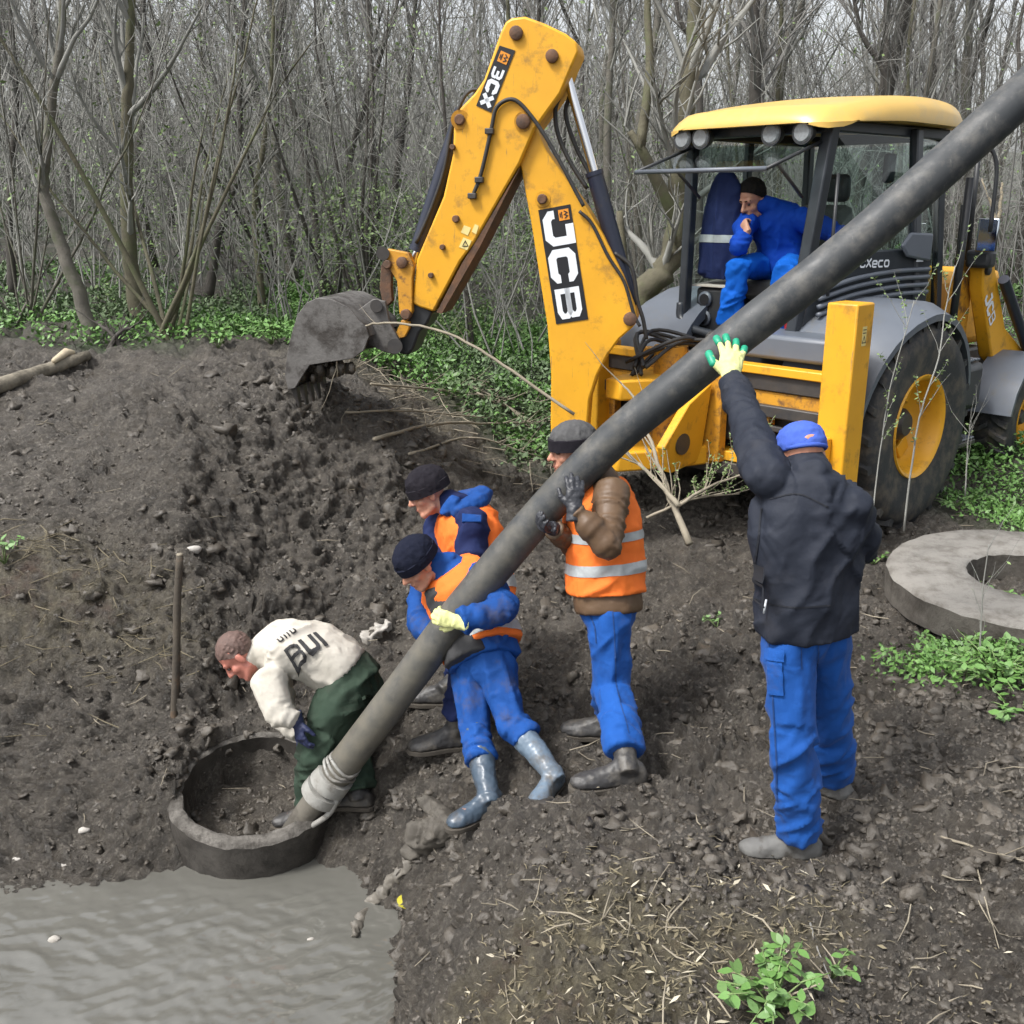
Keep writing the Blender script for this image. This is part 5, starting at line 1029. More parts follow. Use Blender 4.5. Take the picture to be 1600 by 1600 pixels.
# 5 -- man in the white sweatshirt, bent double in the ring
J = {}
fl = gz(RC.x + .2, RC.y + .05) + .09
J['LA'] = pixz(488, 1258, fl); J['RA'] = gA(560, 1262); J['P'] = pix(548, 1062, 5.62); J['LH'] = pix(530, 1096, 5.52); J['RH'] = pix(556, 1080, 5.74)
J['LK'] = pix(494, 1172, 5.50); J['RK'] = pix(548, 1160, 5.62); J['N'] = pix(402, 1024, 5.52); J['M'] = pix(485, 985, 5.60)
J['LS'] = pix(421, 1066, 5.38); J['RS'] = pix(420, 1034, 5.72); J['LE'] = pix(436, 1112, 5.34); J['LW'] = pix(464, 1128, 5.36); J['RE'] = pix(446, 1120, 5.66); J['RW'] = pix(470, 1150, 5.6)
J['HC'] = pix(372, 1024, 5.46); J['LF'] = V3((-.9, -.3, 0)); J['RF'] = V3((-.9, .1, 0))
hf = V3((-.62, -.30, -.86)); hu = V3((-.80, -.06, .62))
root, bd, PH = body('person', 'bareheaded person in white sweatshirt and green trousers bending into the ring', J, hf, hu, skin=SKINR); face_bits(PH, root, HAIRB)
hair_cap(J['HC'], hf, hu, HAIRB, root, 1.0)
trousers(J, GREENT, root, hem=(1, 1), r=(.125, .100, .088), seed=41, amp=1.1, waist=(.18, .15))
sh = jacket(J, WHITEC, root, [(0, .186, .150, 0), (.1, .190, .154, 0), (.35, .20, .155, .0), (.65, .205, .150, 0), (.82, .195, .13, 0), (.93, .14, .10, 0), (1.0, .088, .082, 0)], (.088, .074, .048), 1.0, 42, name='sweatshirt', t0=.08, cuff=(.95, .95))
glove(dict(w=J['LW'], fd=V3((.25, -.3, -1)), pn=V3((.6, .6, 0)), side=1, curl=(15, 25, 20)), GLOVEN, root); glove(dict(w=J['RW'], fd=V3((.25, -.3, -1)), pn=V3((.6, -.6, 0)), side=-1, curl=(15, 25, 20)), GLOVEN, root)
boots(J, BOOT, root, h=.28, rad=.06, k=1.1)
# lettering across the back, laid on the cloth
INK = mat('print_ink', (.03, .03, .032), .8)
aw = V3((.05, -.60, .8)).normalized(); o_ = pix(462, 1035, 5.3); tx = (pix(512, 1005, 5.42) - o_); tx.normalize(); ty = (V3((-.75, .45, .35))); ty = (ty - tx * ty.dot(tx)).normalized(); nn = tx.cross(ty); nn = nn if nn.dot(aw) > 0 else -nn
on_cloth(sh, letters('BUI', o_, tx, ty, nn, .075, .105, .016, .022), 'lettering', INK, aw, .008)
on_cloth(sh, letters('UIIU', o_ + ty * .15 + tx * .01, tx, ty, nn, .028, .03, .012, .008), 'small_lettering', INK, aw)
for tr_, q, d_ in ((tr1, [(1198, 1040), (1222, 1040), (1224, 1110), (1200, 1110)], 3.4), (tr1, [(1196, 1032), (1226, 1032), (1226, 1052), (1196, 1052)], 3.39)):
    fm = MB(); fm.add([pix(x, y, d_) for x, y in q], [(0, 1, 2, 3)]); on_cloth(tr_, fm, 'pocket', BLUE, V3((-.25, -.9, .3)).normalized(), .009 if d_ > 3.395 else .014)
SEAMB = mat('blue_seam', (.006, .04, .16), .8)
def seam(src, pts, d_, away, m, w=.005, name='seam'):
    P_ = bez([pix(x, y, d_) for x, y in pts], 8); mb = MB()
    for a_, b_ in zip(P_[:-1], P_[1:]):
        sd_ = (b_ - a_).cross(away).normalized() * w / 2; mb.add([a_ - sd_, b_ - sd_, b_ + sd_, a_ + sd_], [(0, 1, 2, 3)])
    on_cloth(src, mb, name, m, away, .003)
av = V3((-.15, -.93, .3)).normalized()
seam(tr1, [(1212, 985), (1218, 1080), (1226, 1180), (1234, 1300)], 3.5, av, SEAMB); seam(tr1, [(1262, 985), (1264, 1020), (1266, 1060)], 3.5, av, SEAMB); seam(tr1, [(1290, 990), (1300, 1080), (1312, 1200)], 3.5, av, SEAMB)
SEAMN = mat('navy_seam', (.006, .008, .014), .8)
seam(jk1, [(1204, 790), (1196, 870), (1190, 955)], 3.4, av, SEAMN, .006); seam(jk1, [(1215, 775), (1262, 768), (1310, 790)], 3.4, av, SEAMN, .005); seam(jk1, [(1186, 948), (1250, 958), (1318, 955)], 3.4, av, SEAMN, .006)
seam(tr2, [(966, 945), (972, 1020), (976, 1090), (986, 1150)], 4.6, V3((.05, -.95, .3)).normalized(), SEAMB); seam(tr2, [(925, 950), (940, 985), (944, 1015)], 4.6, V3((.05, -.95, .3)).normalized(), SEAMB)
# cargo pocket flap
gp = [o for o in root.children if o.name.startswith('trousers')][0]
q0 = pix(524, 1098, 5.3); q1 = pix(566, 1072, 5.3)
fm = MB(); e_ = (q1 - q0); dn = V3((.25, -.1, -.96)) * .07; fm.add([q0, q1, q1 + dn, q0 + dn], [(0, 1, 2, 3)]); on_cloth(gp, fm, 'pocket_flap', GREENT, V3((-.1, -.85, .5)).normalized(), .008)

# 6 -- driver, sitting turned to the rear window with his head on his hand
J = {}
J['P'] = L(1.02, -.08, 1.74); J['N'] = L(.86, -.10, 2.17); J['M'] = L(1.02, -.08, 1.98)
J['LH'] = L(.96, .06, 1.74); J['RH'] = L(.96, -.20, 1.74)
J['RK'] = pixp(1166, 420, L(.50, 0, 0), FX); J['LK'] = pixp(1240, 425, L(.52, 0, 0), FX); J['RA'] = J['RK'] + V3((-.04, .06, -.42)); J['LA'] = J['LK'] + V3((0, .1, -.42))
J['RS'] = L(.82, -.27, 2.10); J['LS'] = L(.92, .12, 2.08); J['RE'] = pixp(1166, 400, L(.52, 0, 0), FX) + Z * .05; J['RW'] = pixp(1180, 364, L(.58, 0, 0), FX)
J['LE'] = L(1.05, .36, 1.98); J['LW'] = L(.85, .40, 1.82); J['HC'] = pixp(1186, 316, L(.78, 0, 0), FX); J['LF'] = -FX; J['RF'] = -FX; J['flip'] = False
for k_ in list(J):
    if isinstance(J[k_], V3) and k_ not in ('LF', 'RF'): J[k_] = J[k_] - FX * .10 + Z * .015
hf = V3((-.62, -.62, -.34)); hu = V3((-.18, -.18, 1))
hsp = dict(w=J['RW'], fd=J['HC'] + V3((-.115, -.045, -.07)) - J['RW'], pn=V3((.45, .45, .1)), side=1, curl=(35, 55, 45), spread=3)
root, bd, PH = body('person', 'bareheaded driver in blue overalls resting his head on his hand inside the cab', J, hf, hu, bare=(hsp, dict(w=J['LW'], fd=-FX * .6 - Z * .4, pn=-Z, side=1)), cat='person', hk=1.12); face_bits(PH, root)
hair_cap(J['HC'], hf, hu, HAIR, root, 1.18)
trousers(J, BLUELIGHT, root, hem=(1, 1), r=(.10, .082, .078), seed=51); jacket(J, BLUEDRV, root, sl=(.084, .064, .050), seed=52, t0=-.1, cuff=(.97, .82))
boots(J, BOOT, root, h=.1, k=1.1)
# hanging work jacket in the cab
hj = MB(); cj = L(.62, -.42, 1.72)
hj.loft([[L(.60, -.40, 0) + Z * z + (NX * math.cos(a) * w + FX * math.sin(a) * d) for a in np.linspace(0, 2 * math.pi, 21)[:-1]] for z, w, d in ((1.66, .15, .07), (1.9, .16, .075), (2.15, .155, .075), (2.3, .14, .065), (2.38, .09, .05), (2.43, .05, .03))]); hj.chain([L(.6, -.52, 2.25), L(.58, -.55, 1.95), L(.56, -.53, 1.72)], [.05, .05, .045])
hg = thing('hanging_jacket', 'navy work jacket with grey bands hanging inside the cab', 'jacket', tuple(L(.6, -.40, 1.66)))
hjk = cloth('jacket_body', hj, NAVYW, hg, .011, [(L(.6, -.4, 1.66), L(.6, -.4, 2.4), .012, 5, 11, .2)], 1, 61); slab_between(hjk, 'reflective_band', REFL, hjk, L(.6, -.4, 1.93), Z, L(.6, -.4, 1.985), -Z)

# ------------------------------------------------------------------ trees, thicket, brush
def grow_branches(rg, starts, dirs, ln, r0, seg=6, up=.35, wob=.35):
    starts = np.asarray(starts, float); K = len(starts); P = np.zeros((K, seg, 3)); P[:, 0] = starts; d = np.asarray(dirs, float).copy()
    for i in range(1, seg):
        d = d + rg.normal(0, wob / seg * 2, (K, 3)) + np.array([0, 0, up / seg]); d /= np.linalg.norm(d, axis=1, keepdims=True); P[:, i] = P[:, i - 1] + d * (ln / (seg - 1))[:, None]
    return P, r0[:, None] * np.linspace(1, .25, seg)[None]
def rdir(rg, n, el0, el1):
    az = rg.uniform(0, 2 * np.pi, n); el = np.radians(rg.uniform(el0, el1, n)); return np.stack([np.cos(az) * np.cos(el), np.sin(az) * np.cos(el), np.sin(el)], 1)
def on_path(rg, P, n, t0, t1):              # random points on a bundle of paths
    K, Sg, _ = P.shape; k = rg.integers(0, K, n); t = rg.uniform(t0, t1, n) * (Sg - 1.001); i = t.astype(int); f = (t - i)[:, None]; return P[k, i] * (1 - f) + P[k, i + 1] * f, (P[k, i + 1] - P[k, i]), k
def join_np(parts):
    V = []; F = []; o = 0
    for v, f in parts: V.append(v); F.append(f + o); o += len(v)
    return np.concatenate(V), np.concatenate(F)
def leaf_quads(rg, C, size, up=.5):
    n = len(C); a = rdir(rg, n, -40, 60); b = np.cross(a, rg.normal(0, 1, (n, 3)) + np.array([0, 0, up])); b /= np.linalg.norm(b, axis=1, keepdims=True) + 1e-9; s = size[:, None]
    V = np.stack([C, C + a * s * .5 + b * s * .24, C + a * s, C + a * s * .5 - b * s * .24], 1).reshape(-1, 3); return V, np.arange(n * 4).reshape(n, 4)
def tree_meshes(path, r0, seed, nb=14, nt=70, bl=(.6, 1.7), taper=.35, leaves=0, t_lo=.3, limbs=(), n3=120):
    rg = np.random.default_rng(seed); pts = bez(path, 5); n = len(pts); rad = [r0 * (1 - (1 - taper) * i / (n - 1)) * (1 + .25 * max(0, 1 - i / 2.5)) for i in range(n)]
    jit = random.Random(seed); pts = [p + V3((jit.uniform(-1, 1), jit.uniform(-1, 1), 0)) * r0 * .18 for p in pts]
    tm = MB().tube(pts, rad, 9)
    for lp, lr in limbs: q = bez(lp, 5); tm.tube(q, [lr * (1 - .6 * i / (len(q) - 1)) for i in range(len(q))], 8)
    P0 = np.array([pts])[:, :, :]; st, tg, _ = on_path(rg, P0, nb, t_lo, 1); d = rdir(rg, nb, 15, 65) + tg / (np.linalg.norm(tg, axis=1, keepdims=True) + 1e-9) * .6; d /= np.linalg.norm(d, axis=1, keepdims=True)
    B, br = grow_branches(rg, st, d, rg.uniform(*bl, nb), r0 * rg.uniform(.18, .42, nb), 7)
    s2, t2, _ = on_path(rg, B, nt, .15, 1); d2 = rdir(rg, nt, -10, 70) + t2 / (np.linalg.norm(t2, axis=1, keepdims=True) + 1e-9); d2 /= np.linalg.norm(d2, axis=1, keepdims=True)
    T, tr = grow_branches(rg, s2, d2, rg.uniform(.25, .8, nt), np.maximum(.004, r0 * rg.uniform(.06, .13, nt)), 5)
    s3, t3, _ = on_path(rg, T, n3, .2, 1); T3, tr3 = grow_branches(rg, s3, rdir(rg, n3, -10, 70), rg.uniform(.15, .4, n3), rg.uniform(.0025, .004, n3), 3)
    C = [tubes_np(B, br, 5), tubes_np(T, tr, 3), tubes_np(T3, tr3, 3)]
    lv = None
    if leaves: c, _, _ = on_path(rg, T, leaves, .3, 1); lv = leaf_quads(rg, c + rg.normal(0, .03, c.shape), rg.uniform(.02, .045, leaves))
    return tm, join_np(C), lv
def tree(name, label, path, r0, bark, seed, group=None, leafm=None, **kw):
    base = path[0]; root = thing(name, label, 'tree', (base.x, base.y, base.z), group); tm, cr, lv = tree_meshes(path, r0, seed, **kw)
    tm.build('trunk', bark, root, smooth=True); c = obj_np('crown', cr[0], cr[1], TWIG if bark is not BARK[1] else TWIGD, root)
    if lv is not None: tag(obj_np('leaves', lv[0], lv[1], leafm or LEAF[3], c, smooth=False), kind='stuff')
    return root
def tp(pts, D):
    q = [pixD(x, y, D) for x, y in pts]; q[0].z = min(q[0].z, gz(q[0].x, q[0].y) - .03); return q
TL = [('bare_tree', 'pale grey bare tree leaning left behind the soil mound', [(150, 560), (128, 470), (98, 390), (70, 300), (72, 235), (85, 130), (95, 40), (100, -90)], 9.2, .068, 0, dict(nb=16, nt=110)),
      ('bare_tree', 'straight olive grey bare tree beside the leaning pale tree', [(218, 505), (208, 430), (200, 330), (198, 200), (205, 80), (212, -120)], 10.0, .085, 2, dict(nb=16, nt=110)),
      ('bare_tree', 'dark ivy-stained bare tree left of the digger bucket', [(320, 430), (345, 350), (372, 270), (376, 130), (385, -80)], 12, .055, 1, dict(nb=14, nt=90, leaves=700)),
      ('bare_tree', 'dark bare tree rising behind the digger bucket hinge', [(590, 400), (585, 300), (580, 150), (575, -60)], 13, .075, 1, dict(nb=14, nt=90, leaves=300)),
      ('bare_tree', 'twisted dark bare tree crossing behind the dipper ram', [(622, 440), (618, 300), (640, 120), (655, -60)], 14, .06, 1, dict(nb=14, nt=90)),
      ('bare_tree', 'slim straight grey tree behind the chrome ram rod', [(952, 330), (950, 200), (955, 60), (958, -80)], 13, .062, 0, dict(nb=10, nt=80)),
      ('bare_tree', 'thick dark straight tree rising above the cab roof', [(1184, 330), (1180, 150), (1181, 20), (1182, -120)], 14, .10, 1, dict(nb=10, nt=80)),
      ('bare_tree', 'slender dark tree rising behind the left end of the cab roof', [(1105, 280), (1092, 120), (1062, 30), (1050, -80)], 13, .05, 1, dict(nb=12, nt=90)),
      ('bare_tree', 'leaning bare tree above the middle of the cab roof', [(1205, 280), (1222, 110), (1250, 15), (1270, -80)], 17, .09, 0, dict(nb=14, nt=110)),
      ('bare_tree', 'grey bare tree with spreading twigs above the hose', [(1515, 320), (1510, 130), (1514, 20), (1515, -90)], 18, .095, 0, dict(nb=16, nt=120)),
      ('bare_tree', 'dark slanting bare tree above the right end of the cab roof', [(1405, 260), (1390, 160), (1345, 50), (1325, -60)], 15, .055, 1, dict(nb=16, nt=120)),
      ('bare_tree', 'slim upright tree between the cab roof and the hose', [(1462, 300), (1458, 120), (1455, -80)], 17, .075, 1, dict(nb=12, nt=80)),
      ('sapling', 'thin leafing sapling standing behind the dipper arm', [(738, 560), (727, 430), (705, 300), (690, 120), (685, -60)], 10.8, .03, 1, dict(nb=16, nt=90, bl=(.4, 1), leaves=260)),
      ('bare_tree', 'slanting dark stem left of the yellow dipper arm', [(505, 420), (480, 260), (440, 100), (415, -60)], 12, .042, 1, dict(nb=14, nt=90)),
      ('bare_tree', 'dark stem leaning right towards the yellow dipper arm', [(520, 420), (545, 260), (600, 70), (640, -60)], 12.5, .042, 1, dict(nb=14, nt=90)),
      ('bare_tree', 'slim tree with mossy foot between the bucket and the olive grey tree', [(410, 455), (398, 330), (420, 160), (430, -60)], 11.5, .042, 2, dict(nb=14, nt=90, leaves=300)),
      ('bare_tree', 'dark bare trunk crowding the thicket left of the leaning pale tree', [(20, 470), (15, 330), (25, 150), (10, -60)], 11.5, .05, 1, dict(nb=16, nt=120))]
for i, (nm, lb_, pth, D, r0, bk_, kw) in enumerate(TL): tree(nm, lb_, tp(pth, D), r0, BARK[bk_], 100 + i, **kw)
# the old crooked tree beside the cab
tree('crooked_tree', 'old crooked mossy tree with sawn limbs beside the cab', tp([(975, 540), (1000, 470), (1040, 420), (1060, 340), (1064, 230), (1078, 120), (1090, -80)], 10.2), .15, BARK[2], 130, nb=12, nt=90,
     limbs=[([pixD(1058, 345, 10.2), pixD(1030, 290, 10.1), pixD(1003, 235, 10.0), pixD(984, 205, 10.0)], .075), ([pixD(985, 520, 10.2), pixD(975, 430, 10.3), pixD(968, 330, 10.4)], .08), ([pixD(1000, 232, 10.0), pixD(1015, 110, 10.1), pixD(1012, 0, 10.2), pixD(1030, -80, 10.2)], .05)])
for px, py in ((1041, 411), (1030, 427)):
    pass
# coppice stools: many stems from one stool
def coppice(label, px, py, D, n, h, r, seed, spread=.35, bark=BARK[2], leaves=200):
    b = pixD(px, py, D); b.z = gz(b.x, b.y) - .03; rg = np.random.default_rng(seed); root = thing('coppiced_shrub', label, 'shrub', tuple(b))
    st = np.array(b)[None] + rg.normal(0, .07, (n, 3)) * np.array([1, 1, 0]); d = rg.normal(0, spread, (n, 3)); d[:, 2] = 1; d /= np.linalg.norm(d, axis=1, keepdims=True)
    P, rr = grow_branches(rg, st, d, rg.uniform(.6, 1.1, n) * h, r * rg.uniform(.6, 1.1, n), 10, .2, .25)
    for k in range(n):
        v, f = tubes_np(P[k:k + 1], rr[k:k + 1], 6); obj_np('stem', v, f, bark, root)
    nt = n * 16; s2, t2, _ = on_path(rg, P, nt, .3, 1); d2 = t2 / (np.linalg.norm(t2, axis=1, keepdims=True) + 1e-9) + rdir(rg, nt, 0, 60) * .8; d2 /= np.linalg.norm(d2, axis=1, keepdims=True)
    T, tr = grow_branches(rg, s2, d2, rg.uniform(.3, .9, nt), rg.uniform(.003, .007, nt), 5); v, f = tubes_np(T, tr, 3); tw = obj_np('twigs', v, f, TWIG, root); tw['kind'] = 'stuff'
    if leaves: c, _, _ = on_path(rg, T, leaves, .3, 1); lv = leaf_quads(rg, c, rg.uniform(.02, .04, leaves)); tag(obj_np('leaves', lv[0], lv[1], LEAF[3], root, smooth=False), kind='stuff')
coppice('coppiced shrub with many pale stems beside the olive grey tree', 265, 525, 9.3, 9, 3.4, .03, 201); coppice('coppiced shrub with dark stems behind the digger bucket', 560, 440, 11.5, 8, 3.6, .034, 202, .3, BARK[1], 400)
coppice('coppiced shrub with grey stems between the boom and the cab', 1010, 380, 14, 8, 4.2, .035, 203, .3, BARK[0]); coppice('coppiced shrub at the far right beyond the hose', 1580, 330, 17, 10, 4.2, .032, 204, .3, BARK[0], 200)
coppice('leafing shrub in the middle of the thicket left of the bucket', 430, 420, 13, 9, 3.6, .026, 205, .4, BARK[1], 900); coppice('tangled shrub at the left edge behind the fallen log', 40, 500, 9.8, 9, 3.0, .016, 206, .5, BARK[0], 120)

# slender trees filling the wood: six designs, copied
DES = []
for k in range(6):
    h = (6.5, 8, 7, 9, 6, 8.5)[k]; jr = random.Random(k + 40); pth = [V3((jr.uniform(-.12, .12) * i, jr.uniform(-.12, .12) * i, h * i / 5)) for i in range(6)]; pth[0] = V3((0, 0, -.05))
    tm, cr, lv = tree_meshes(pth, (.05, .07, .045, .085, .04, .06)[k], 300 + k, nb=22, nt=150, bl=(.7, 2.2), n3=200); m1 = tm.build('trunk', BARK[(1, 0, 1, 1, 2, 0)[k]], None, (0, 0, 0), smooth=True); me1 = m1.data; bpy.data.objects.remove(m1)
    me2 = mesh_np('crown', cr[0], cr[1]); me2.materials.append((TWIGD, TWIG)[k % 2]); DES.append((me1, me2))
rg = np.random.default_rng(9); placed = 0
while placed < 90:
    D = 11.5 * (48 / 11.5) ** rg.random(); u = rg.uniform(-.62, .62); x = u * D; y = D
    if y < 14 and x > .5: continue
    me1, me2 = DES[placed % 6]; z = gz(x, y); far = y > 24
    root = tag(link(bpy.data.objects.new('bare_tree', None), None, (x, y, z)), 'slender bare tree deep in the wood behind the site' if not far else 'small far bare tree on the wooded slope behind the site', 'tree', 'slender trees in the wood' if not far else 'far trees on the wooded slope')
    sc = rg.uniform(.8, 1.25); root.scale = (sc, sc, sc); root.rotation_euler = (rg.normal(0, .06), rg.normal(0, .06), rg.uniform(0, 6.28))
    for nm, me in (('trunk', me1), ('crown', me2)): o = bpy.data.objects.new(nm, me); COL.objects.link(o); o.parent = root
    placed += 1
# thicket of stems too dense to count
def thicket(name, label, n, d0, d1, h, r, seed, nt, m, umax=.66, tl=(.3, 1.0), seg=7):
    rg = np.random.default_rng(seed); D = d0 * (d1 / d0) ** rg.random(n); U = rg.uniform(-umax, umax, n); x = U * D; y = D; ok = ~((y < 13) & (x > .2)) & ~((y > 24) & (U > .41 + .05 * rg.random(n))); x = x[ok]; y = y[ok]; n = len(x); z = ground_h(x, y, False) - .03
    d = rg.normal(0, .28, (n, 3)); d[:, 2] = 1; d /= np.linalg.norm(d, axis=1, keepdims=True); hh = rg.uniform(*h, n)
    P, rr = grow_branches(rg, np.stack([x, y, z], 1), d, hh, rg.uniform(*r, n), seg, .1, .5)
    m2 = n * nt; s2, t2, k = on_path(rg, P, m2, .2, 1); d2 = t2 / (np.linalg.norm(t2, axis=1, keepdims=True) + 1e-9) * .35 + rdir(rg, m2, -35, 60); d2 /= np.linalg.norm(d2, axis=1, keepdims=True)
    T, tr = grow_branches(rg, s2, d2, rg.uniform(*tl, m2), rg.uniform(.18, .4, m2) * rr[k, 0], 4)
    V, F = join_np([tubes_np(P, rr, 3), tubes_np(T, tr, 3)]); return tag(obj_np(name, V, F, m), label, 'thicket', kind='stuff'), T
_, T1 = thicket('thicket', 'dense grey twiggy thicket filling the wood edge', 1000, 10.2, 22, (1.5, 4.4), (.006, .015), 1, 17, TWIG)
thicket('dark_thicket', 'dark brown tangle of stems behind the wood edge', 650, 12, 30, (2, 5.5), (.007, .018), 2, 14, TWIGD, tl=(.4, 1.4))
thicket('far_wood', 'far bare wood on the slope reading as one mass', 1300, 26, 95, (4, 10), (.025, .06), 3, 9, TWIG, .75, (1.0, 3.2), 6)
rg = np.random.default_rng(4); c, _, _ = on_path(rg, T1, 22000, .2, 1); sel = noise3(c * .6, 8) > .05; c = c[sel]; lv = leaf_quads(rg, c, rg.uniform(.03, .07, len(c))); tag(obj_np('young_leaves', lv[0], lv[1], LEAF[3], smooth=False), 'scattered young green leaves in the thicket', 'leaves', kind='stuff')

# ------------------------------------------------------------------ ground cover, litter, small things
def cover(name, label, n, region, size, seed, m, hmax=.12):
    rg = np.random.default_rng(seed); x, y = region(rg, n); k = 9; x = np.repeat(x, k) + rg.normal(0, .05, len(x) * k); y = np.repeat(y, k) + rg.normal(0, .05, len(y) * k)
    z = ground_h(x, y, False) + rg.uniform(0, hmax, len(x)); V, F = leaf_quads(rg, np.stack([x, y, z], 1), rg.uniform(*size, len(x)), 1.5); return tag(obj_np(name, V, F, m, smooth=False), label, 'ground cover', kind='stuff')
def patchy(d0, d1, u0, u1, th, sd, sc=.55):
    def f(rg, n):
        D = d0 * (d1 / d0) ** rg.random(n * 4); x = rg.uniform(u0, u1, n * 4) * D; ok = (noise2(x * sc, D * sc, sd) + .6 * noise2(x * sc * 3, D * sc * 3, sd + 1) > th) & (masks(x, D)[1] > .35 + .6 * rg.random(len(x))); x = x[ok][:n]; D = D[ok][:n]; return x, D
    return f
def area(px, py, z, rx, ry):
    c = pixz(px, py, z)
    def f(rg, n): a = rg.uniform(0, 6.28, n); q = np.sqrt(rg.random(n)); return c.x + np.cos(a) * q * rx, c.y + np.sin(a) * q * ry
    return f
cover('green_weeds', 'low green weeds covering the wood floor', 5600, patchy(8.3, 17, -.62, .62, .08, 51), (.03, .075), 1, LEAF[2], .16); cover('fresh_weeds', 'bright fresh nettles in patches under the trees', 3600, patchy(8.3, 14, -.62, .62, .15, 61, .8), (.03, .07), 2, LEAF[1], .2)
cover('leafing_undergrowth', 'leafing low shrubs greening the middle of the thicket', 1500, patchy(10.5, 17, -.4, .02, .22, 91, .7), (.03, .06), 6, LEAF[3], 1.5)
cover('bright_carpet', 'bright green nettles carpeting the ground behind the boom and bucket', 2600, patchy(8.6, 13, -.22, .09, -.25, 95, .9), (.03, .07), 8, LEAF[1], .14)
cover('far_green', 'green undergrowth farther back in the wood', 2500, patchy(15, 34, -.7, .7, .05, 71, .3), (.07, .16), 3, LEAF[0], .25)
cover('verge_weeds', 'low weeds around the rear wheel and the slab', 1900, patchy(4.6, 9.5, .34, .68, -.35, 81, 1.2), (.02, .055), 4, LEAF[1], .12)
cover('slab_weeds', 'fresh weeds crowding the near side of the cover slab', 260, area(1545, 1050, .12, .55, .3), (.02, .05), 9, LEAF[1], .1)
cover('mound_weeds', 'fresh weeds growing behind the fallen log', 480, patchy(8.2, 10.8, -.6, -.2, .0, 97, 1.3), (.03, .07), 10, LEAF[1], .16)
def chips(name, label, n, fn, ln, wd, seed, m, cat='litter'):
    rg = np.random.default_rng(seed); x, y = fn(rg, n); l, g = masks(x, y); ok = (rg.random(len(x)) < np.maximum(l * 1.3, .25)) & (ground_h(x, y, False) > WATER + .05); x = x[ok]; y = y[ok]; n = len(x); z = ground_h(x, y) + .006
    a = rg.uniform(0, 6.28, n); L_ = rg.uniform(*ln, n) / 2; d = np.stack([np.cos(a), np.sin(a), rg.normal(0, .25, n)], 1) * L_[:, None]; c = np.stack([x, y, z + np.abs(d[:, 2])], 1); bend = rg.normal(0, .12, (n, 3)) * L_[:, None]
    V, F = tubes_np(np.stack([c - d, c + bend, c + d], 1), np.stack([np.full(n, 1.), np.full(n, 1.3), np.full(n, .5)], 1) * rg.uniform(*wd, n)[:, None], 4); return tag(obj_np(name, V, F, m), label, cat, kind='stuff')
chips('straw_litter', 'short straw and chips strewn on the near bank', 2600, area(985, 1500, .05, 1.15, .8), (.012, .05), (.001, .0024), 1, STRAW)
def flakes(name, label, n, fn, size, seed, m):
    rg = np.random.default_rng(seed); x, y = fn(rg, n); l, g = masks(x, y); ok = rg.random(n) < np.maximum(l * 1.4, .12); x = x[ok]; y = y[ok]; n = len(x); z = ground_h(x, y) + .012; a = rg.uniform(0, 6.28, n); s_ = rg.uniform(*size, n); w = rg.uniform(.10, .22, n) * s_
    d = np.stack([np.cos(a), np.sin(a), rg.normal(0, .3, n)], 1); b = np.stack([-np.sin(a), np.cos(a), rg.normal(0, .4, n)], 1); c = np.stack([x, y, z], 1); V = np.stack([c - d * s_[:, None] * .5, c + b * w[:, None] * .8 - d * s_[:, None] * .1, c + d * s_[:, None] * .5, c - b * w[:, None] * .7 + np.array([0, 0, .004])], 1)
    return tag(obj_np(name, V.reshape(-1, 3), np.arange(n * 4).reshape(n, 4), m, smooth=False), label, 'litter', kind='stuff')
flakes('pale_husks', 'pale husks and bark flakes on the near bank', 420, area(1000, 1480, .05, 1.25, .8), (.018, .055), 2, PALE); flakes('dull_flakes', 'dull brown leaf flakes on the near bank', 1600, area(1000, 1490, .05, 1.25, .8), (.012, .04), 3, STRAW)
chips('soil_twigs', 'small dry twigs scattered over the dug soil', 900, lambda rg, n: (lambda D: (rg.uniform(-.5, .6, n) * D, D))(2.5 * (8 / 2.5) ** rg.random(n)), (.04, .2), (.0015, .0035), 3, STICKW); chips('dry_stems', 'dry pale stems on the left bank', 420, area(60, 935, .16, 1.1, .4), (.05, .28), (.0015, .003), 4, STRAW)
chips('brush_litter', 'dry twigs and stalks under the cut branches', 700, area(760, 670, .55, 1.5, .9), (.08, .4), (.002, .004), 5, STICKW)

def stick(name, label, pts, r, m=STICKW, seed=0, twigs=0, cat='branch', buds=0, group=None):
    P = bez(pts, 5); rg = np.random.default_rng(seed); jr = random.Random(seed); P = [p + V3((jr.uniform(-1, 1), jr.uniform(-1, 1), jr.uniform(-1, 1))) * r * .35 for p in P]
    root = thing(name, label, cat, tuple(P[0]), group); MB().tube(P, [r * (1 - .55 * i / (len(P) - 1)) for i in range(len(P))], 7).build('stem', m, root, smooth=True)
    if twigs:
        s2, t2, _ = on_path(rg, np.array([P]), twigs, .15, 1); d2 = t2 / (np.linalg.norm(t2, axis=1, keepdims=True) + 1e-9) + rdir(rg, twigs, 0, 60) * .9; d2 /= np.linalg.norm(d2, axis=1, keepdims=True); T, tr = grow_branches(rg, s2, d2, rg.uniform(.12, .4, twigs), r * rg.uniform(.25, .45, twigs), 5)
        
        for k_ in range(twigs): v, f = tubes_np(T[k_:k_ + 1], tr[k_:k_ + 1], 4); obj_np('twig', v, f, m, root)
        if buds: c, _, _ = on_path(rg, T, buds, .2, 1); lv = leaf_quads(rg, c, rg.uniform(.012, .03, buds)); tag(obj_np('buds', lv[0], lv[1], LEAF[3], root, smooth=False), kind='stuff')
    return root
